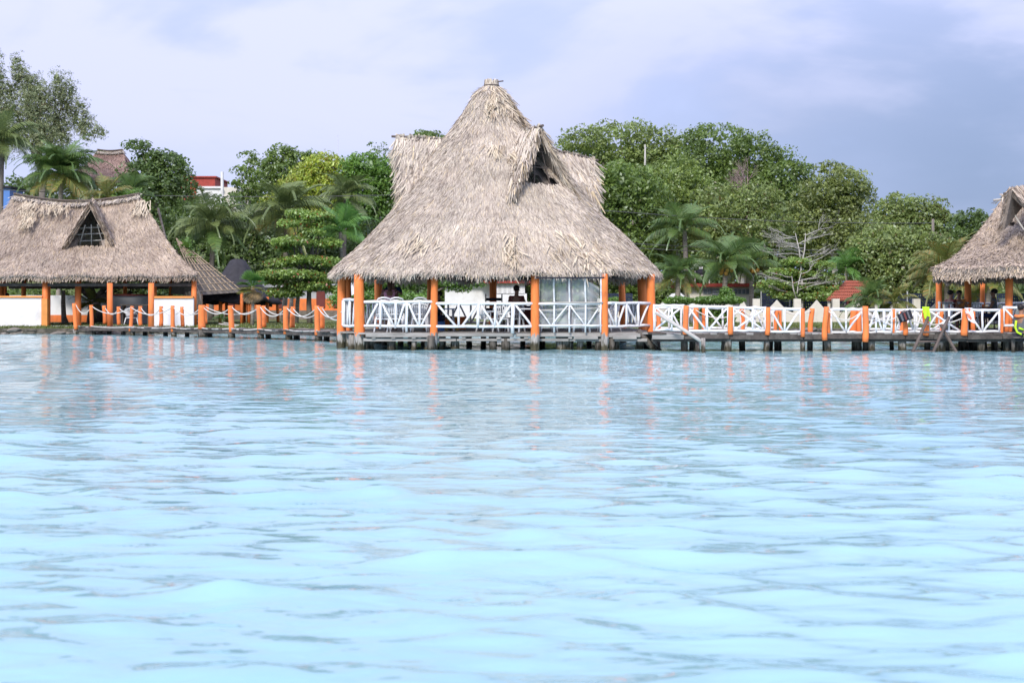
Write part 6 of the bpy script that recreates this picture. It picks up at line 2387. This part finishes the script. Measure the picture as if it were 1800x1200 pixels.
hd = tree('clipped_hedge', 'leafy clipped hedge seen under the left eave of the main hut', 66, [(615, 524, 16, 10), (640, 524, 18, 11), (668, 523, 18, 10), (700, 524, 20, 10), (730, 524, 20, 10), (756, 525, 16, 10), (790, 540, 1, 1)], G_mid, 690, .16, .3, 1.8, .8, cat='hedge', limbs=False, trunk_r=.05, depth=.6) if False else None
tree('hedge', 'leafy green hedge on the shore seen under the left eave of the main hut', 79, [(600, 527, 22, 10), (635, 525, 24, 11), (670, 525, 24, 10), (705, 525, 24, 11), (738, 525, 22, 10), (755, 526, 16, 10), (690, 545, 80, 18)], G_bright, 690, .18, .34, 1.6, .6, cat='hedge', limbs=False, trunk_r=.08, depth=.5)
tree('broadleaf_tree', 'low spreading green branches seen through the middle of the main hut', 82, [(720, 492, 44, 14), (660, 490, 40, 14), (785, 492, 36, 12), (808, 500, 22, 9), (832, 498, 14, 7), (640, 500, 40, 14)], G_bright, 735, .22, .4, 1.5, .4, depth=.7, trunk_r=.15)
tree('broadleaf_tree', 'dark green trees behind the white house and the hut', 112, [(900, 480, 50, 20), (960, 470, 60, 40), (1030, 480, 50, 40), (830, 470, 60, 30), (750, 460, 60, 40), (700, 450, 50, 50), (1000, 420, 90, 60), (850, 400, 120, 70)], G_deep, 930, .36, .7, .8)

# unbroken wood further back
rgw = np.random.default_rng(77)
Lw = []
for px in range(-560, 2380, 60):
    top = np.interp(px, [-560, 0, 200, 420, 700, 900, 1050, 1300, 1420, 1500, 1700, 1960], [330, 320, 330, 360, 330, 330, 260, 300, 350, 380, 420, 380])
    D = 150
    k = D / F
    for q in range(6):
        py = top + 30 + q * 44
        if py > 575:
            continue
        Lw.append((X(px + rgw.uniform(-15, 15), D), D + rgw.uniform(-3, 3), Z(py, D), 40 * k, 2.6, 34 * k))
Vw = crown_np(Lw, rgw, .52, 1.0, .75, .5)
o = link('distant_wood', np_mesh('distant_wood', Vw, np.arange(len(Vw)).reshape(-1, 4)), G_dark)
tag(o, 'unbroken dark green wood closing the view behind the shore', 'wood', None, 'stuff')


rgu = np.random.default_rng(31)
Lu = []
for px in range(-180, 1960, 27):
    D = 99.5 if px > 560 else 100
    k = D / F
    hgt = rgu.uniform(18, 34)
    Lu.append((X(px + rgu.uniform(-8, 8), D), D + rgu.uniform(-.8, .8) + 1.5, Z(545 - hgt * .6, D), 20 * k, .8, (hgt) * k))
Vu = crown_np(Lu, rgu, .36, .55, .9, .6)
o = link('undergrowth', np_mesh('undergrowth', Vu, np.arange(len(Vu)).reshape(-1, 4)), G_deep)
tag(o, 'dark leafy undergrowth below the trees behind the houses', 'bushes', None, 'stuff')
# ------------------------------------------------------------------ palms
def frond_mesh(L, pitch, droop, rng, nl=34, wl=.75, hang=.5, width=.05):
    """feather frond in the xz plane; leaflets hang from the midrib; returns rachis mesh, leaflet mesh data"""
    n = 14
    pts = []
    a = pitch
    p = np.array([0., 0., 0.])
    ds = L / n
    for i in range(n + 1):
        pts.append(p.copy())
        p = p + ds * np.array([math.cos(a), 0, math.sin(a)])
        a -= droop / n * (0.4 + 1.2 * i / n)
    pts = np.array(pts)
    V = []
    for s in (-1, 1):
        for i in range(nl):
            t = .12 + .88 * (i + rng.uniform(-.3, .3)) / nl
            t = min(.995, max(.08, t))
            f = t * n
            k = min(n - 1, int(f))
            q = pts[k] + (pts[k + 1] - pts[k]) * (f - k)
            tg = pts[k + 1] - pts[k]
            tg /= np.linalg.norm(tg)
            ln = L * .36 * wl * (math.sin(min(1, t * 1.25 + .12) * PI) ** .6 * .9 + .12) * rng.uniform(.85, 1.1)
            nrm = np.array([-tg[2], 0, tg[0]])
            side = np.array([0, s, 0.])
            d1 = side * .75 + tg * .55 + nrm * .22
            d1 /= np.linalg.norm(d1)
            d2 = d1 * (1 - hang) + np.array([0, 0, -1]) * hang * 1.1 + tg * .15
            d2 /= np.linalg.norm(d2)
            m = q + d1 * ln * .5
            e = m + d2 * ln * .55
            w = width * (1 if t < .9 else .7)
            wv = tg * w
            V += [q - wv, q + wv, m + wv * .9, m - wv * .9]
            V += [m - wv * .9, m + wv * .9, e + wv * .15, e - wv * .15]
    return pts, np.array(V)


FR = {}


def frond(style, mat):
    """shared frond meshes: a few variants per style"""
    key = (style, mat.name)
    if key in FR:
        return FR[key]
    rng = np.random.default_rng(abs(hash(style)) % 1000 if False else len(FR) + 40)
    spec = {'up': ((1.25, .9), (1.0, 1.2)), 'mid': ((.75, 1.5), (.45, 1.5)), 'out': ((.2, 1.4), (.05, 1.2)), 'down': ((-.25, 1.0), (-.5, .8))}[style]
    lst = []
    for (pt, dr) in spec:
        hang = {'up': .35, 'mid': .55, 'out': .75, 'down': .7}[style]
        pts, V = frond_mesh(1.0, pt, dr * 1.25, rng, 56, .85, hang, .0075)
        mb = MB()
        mb.tube([tuple(p) for p in pts], [.014 * (1 - .8 * i / (len(pts) - 1)) for i in range(len(pts))], 5)
        n0 = len(mb.v)
        VV = np.concatenate([np.array(mb.v), V])
        me = bpy.data.meshes.new('frond')
        faces = mb.f + [tuple(range(n0 + 4 * i, n0 + 4 * i + 4)) for i in range(len(V) // 4)]
        me.from_pydata([tuple(v) for v in VV], [], faces)
        me.materials.append(mat)
        lst.append(me)
    FR[key] = lst
    return lst


def palm(label, px, py, D, ln, mat, n=(5, 8, 7, 4), trunk_r=.16, base_px=None, nuts=0, drymat=None, name='coconut_palm', seed=0):
    rg = random.Random(seed + int(px))
    L = ln * 1.3 * D / F
    c = P(px, py, D)
    bx_ = X(base_px if base_px is not None else px + rg.uniform(-8, 8), D)
    g = gz(bx_, D)
    t = thing(name, (bx_, D, g), label, 'palm tree')
    pts = []
    for i in range(7):
        f = i / 6
        pts.append((bx_ + (c.x - bx_) * f ** 1.5, D, g - .2 + (c.z - g + .2) * f))
    MB().tube(pts, [trunk_r * (1.5 if i == 0 else 1.0) for i in range(7)], 8).build('trunk', M_bark if mat is G_palm_d else M_bark_palm, t, True)
    o0 = Vector(ORG[t.name])
    for style, k in zip(('up', 'mid', 'out', 'down'), n):
        az0 = rg.uniform(0, 6.28)
        for i in range(k):
            m_ = mat
            if drymat and style == 'down':
                m_ = drymat
            me = rg.choice(frond(style, m_))
            o = bpy.data.objects.new('frond', me)
            col.objects.link(o)
            o.parent = t
            o.location = c - o0 + Vector((0, 0, rg.uniform(-.1, .15)))
            sz = L * rg.uniform(.85, 1.12) * (.9 if style == 'up' else 1)
            o.scale = (sz, sz, sz)
            o.rotation_euler = (rg.uniform(-.25, .25), rg.uniform(-.12, .12), az0 + 2 * PI * (i + rg.uniform(-.25, .25)) / k)
    if nuts:
        for i in range(nuts):
            a = rg.uniform(PI, 2 * PI)
            MB().ball((c.x + .38 * math.cos(a), D + .38 * math.sin(a), c.z - .15 - rg.uniform(0, .55)), (.13, .13, .16), 7, 5).build('coconut', M_coco, t, True)
        for i in range(7):
            a = rg.uniform(0, 6.28)
            MB().tube([tuple(c), (c.x + .35 * math.cos(a), D + .35 * math.sin(a), c.z + .15), (c.x + .6 * math.cos(a), D + .5 * math.sin(a), c.z - .35)], [.03, .02, .012], 5).build('flower_stalk', M_coco, t)
    return t


palm('dark coconut palm cut by the left edge of the photo', 4, 246, 100, 66, G_palm_d, (5, 8, 9, 7))
palm('big bushy coconut palm behind the left end of the long thatched roof', 108, 305, 97, 76, G_palm, (12, 14, 10, 6), drymat=G_palm_y)
palm('coconut palm right of the bushy one with yellowish midribs', 190, 348, 93, 52, G_palm_y, (3, 6, 6, 3))
palm('coconut palm rising behind the right end of the long thatched roof', 232, 336, 96, 46, G_palm, (5, 6, 4, 2))
palm('large dark coconut palm with drooping fronds above the black tarp shelter', 374, 398, 93, 78, G_palm_d, (3, 10, 9, 5), drymat=G_palm)
palm('coconut palm with long hanging fronds behind the tiered sea almond', 505, 378, 95, 90, G_palm_d, (5, 8, 8, 6), drymat=G_palm_y)
palm('tall coconut palm against the lime green tree', 608, 345, 100, 58, G_palm_d, (5, 8, 7, 3))
palm('young upright palm with fresh green fronds left of the main hut eave', 598, 408, 84, 62, G_palm_g, (6, 6, 4, 0), .09)
palm('dark coconut palm behind the glossy tree right of the main hut', 1203, 405, 98, 70, G_palm, (5, 7, 5, 2))
palm('short full coconut palm right beside the main hut eave', 1193, 482, 84, 58, G_palm, (6, 8, 7, 5), drymat=G_palm_y)
palm('coconut palm bearing yellow coconuts above the bungalow', 1276, 462, 92, 72, G_palm, (5, 7, 7, 3), nuts=12)
palm('coconut palm with a flower cluster right of the fruiting one', 1322, 466, 95, 62, G_palm, (6, 7, 5, 2), nuts=6, drymat=G_palm_y)
palm('slim green palm left of the tile roofed kiosk', 1488, 470, 98, 44, G_palm_g, (5, 6, 4, 2), .1)
palm('slim green palm behind the kiosk roof', 1538, 468, 99, 44, G_palm_g, (5, 6, 4, 2), .1)
palm('young yellowish palm in front of the tile roofed kiosk', 1532, 528, 85, 56, G_palm, (5, 6, 4, 2), .12, drymat=G_palm_y)
palm('young yellow palm with arching fronds right of the kiosk', 1572, 532, 84, 46, G_palm_y, (3, 5, 4, 2), .1)
palm('drooping yellowish palm left of the right hut', 1662, 478, 88, 80, G_palm_y, (4, 7, 8, 6), drymat=G_palm_y)
palm('palm with hanging fronds seen between the right hut posts', 1742, 486, 86, 70, G_palm_y, (4, 6, 7, 6))
palm('small palm in the shade under the left thatched roof', 160, 535, 84, 34, G_palm_y, (2, 4, 4, 2), .09)
palm('little palm beside the counter of the left restaurant', 215, 525, 88, 30, G_palm_y, (3, 4, 4, 2), .09)
palm('small potted looking palm on the lawn by the rope pier', 391, 562, 77, 20, G_palm, (3, 5, 4, 1), .04)
palm('coconut palm at the far right behind the right hut', 1830, 470, 92, 80, G_palm, (4, 7, 7, 4))


def fan_palm(px, py, D, label):
    c = P(px, py, D)
    g = gz(c.x, D)
    t = thing('fan_palm', (c.x, D, g), label, 'palm tree')
    MB().tube([(c.x, D, g - .1), (c.x + .05, D, (g + c.z) / 2), tuple(c)], [.12, .09, .08], 8).build('trunk', M_bark_palm, t, True)
    rg = random.Random(3)

    def fan(a, el, mat, L):
        mb = MB()
        d = Vector((math.cos(a) * math.cos(el), math.sin(a) * math.cos(el), math.sin(el)))
        h = c + d * L * .45
        mb.tube([tuple(c), tuple(h)], .02, 5)
        side = d.cross(Vector((0, 0, 1))).normalized()
        upv = side.cross(d)
        for k in range(15):
            b = -1.25 + 2.5 * k / 14
            dd = (d * math.cos(b) + side * math.sin(b)).normalized()
            e = h + dd * L * .62 + Vector((0, 0, -.06))
            w = (side * math.cos(b) - d * math.sin(b)) * .03
            m_ = h.lerp(e, .5) + upv * .03
            mb.quadpts(h - w * .2, h + w * .2, m_ + w, m_ - w)
            mb.quadpts(m_ - w, m_ + w, e + w * .1, e - w * .1)
        mb.build('fan_leaf', mat, t)
    for k in range(20):
        fan(rg.uniform(0, 6.28), rg.uniform(.1, 1.4), G_palm_g, .95)
    for k in range(8):
        fan(rg.uniform(0, 6.28), rg.uniform(-.5, -.1), G_palm_y, .95)
    for k in range(12):
        fan(rg.uniform(0, 6.28), rg.uniform(-1.35, -.8), G_dry, .9)
    return t


fan_palm(443, 503, 78, 'small fan palm with green crown and dry brown skirt on the lawn')

# a few loose things on the lawn
o = MB().tube([P(385, 569, 76.3), P(418, 574, 75.6)], .035, 6)
o.tube([P(393, 567, 76.5), P(420, 572, 75.8)], .035, 6)
lb_ = o.build('lumber_pile', M_bamboo)
tag(lb_, 'two pale poles lying on the lawn edge by the rope pier', 'poles')
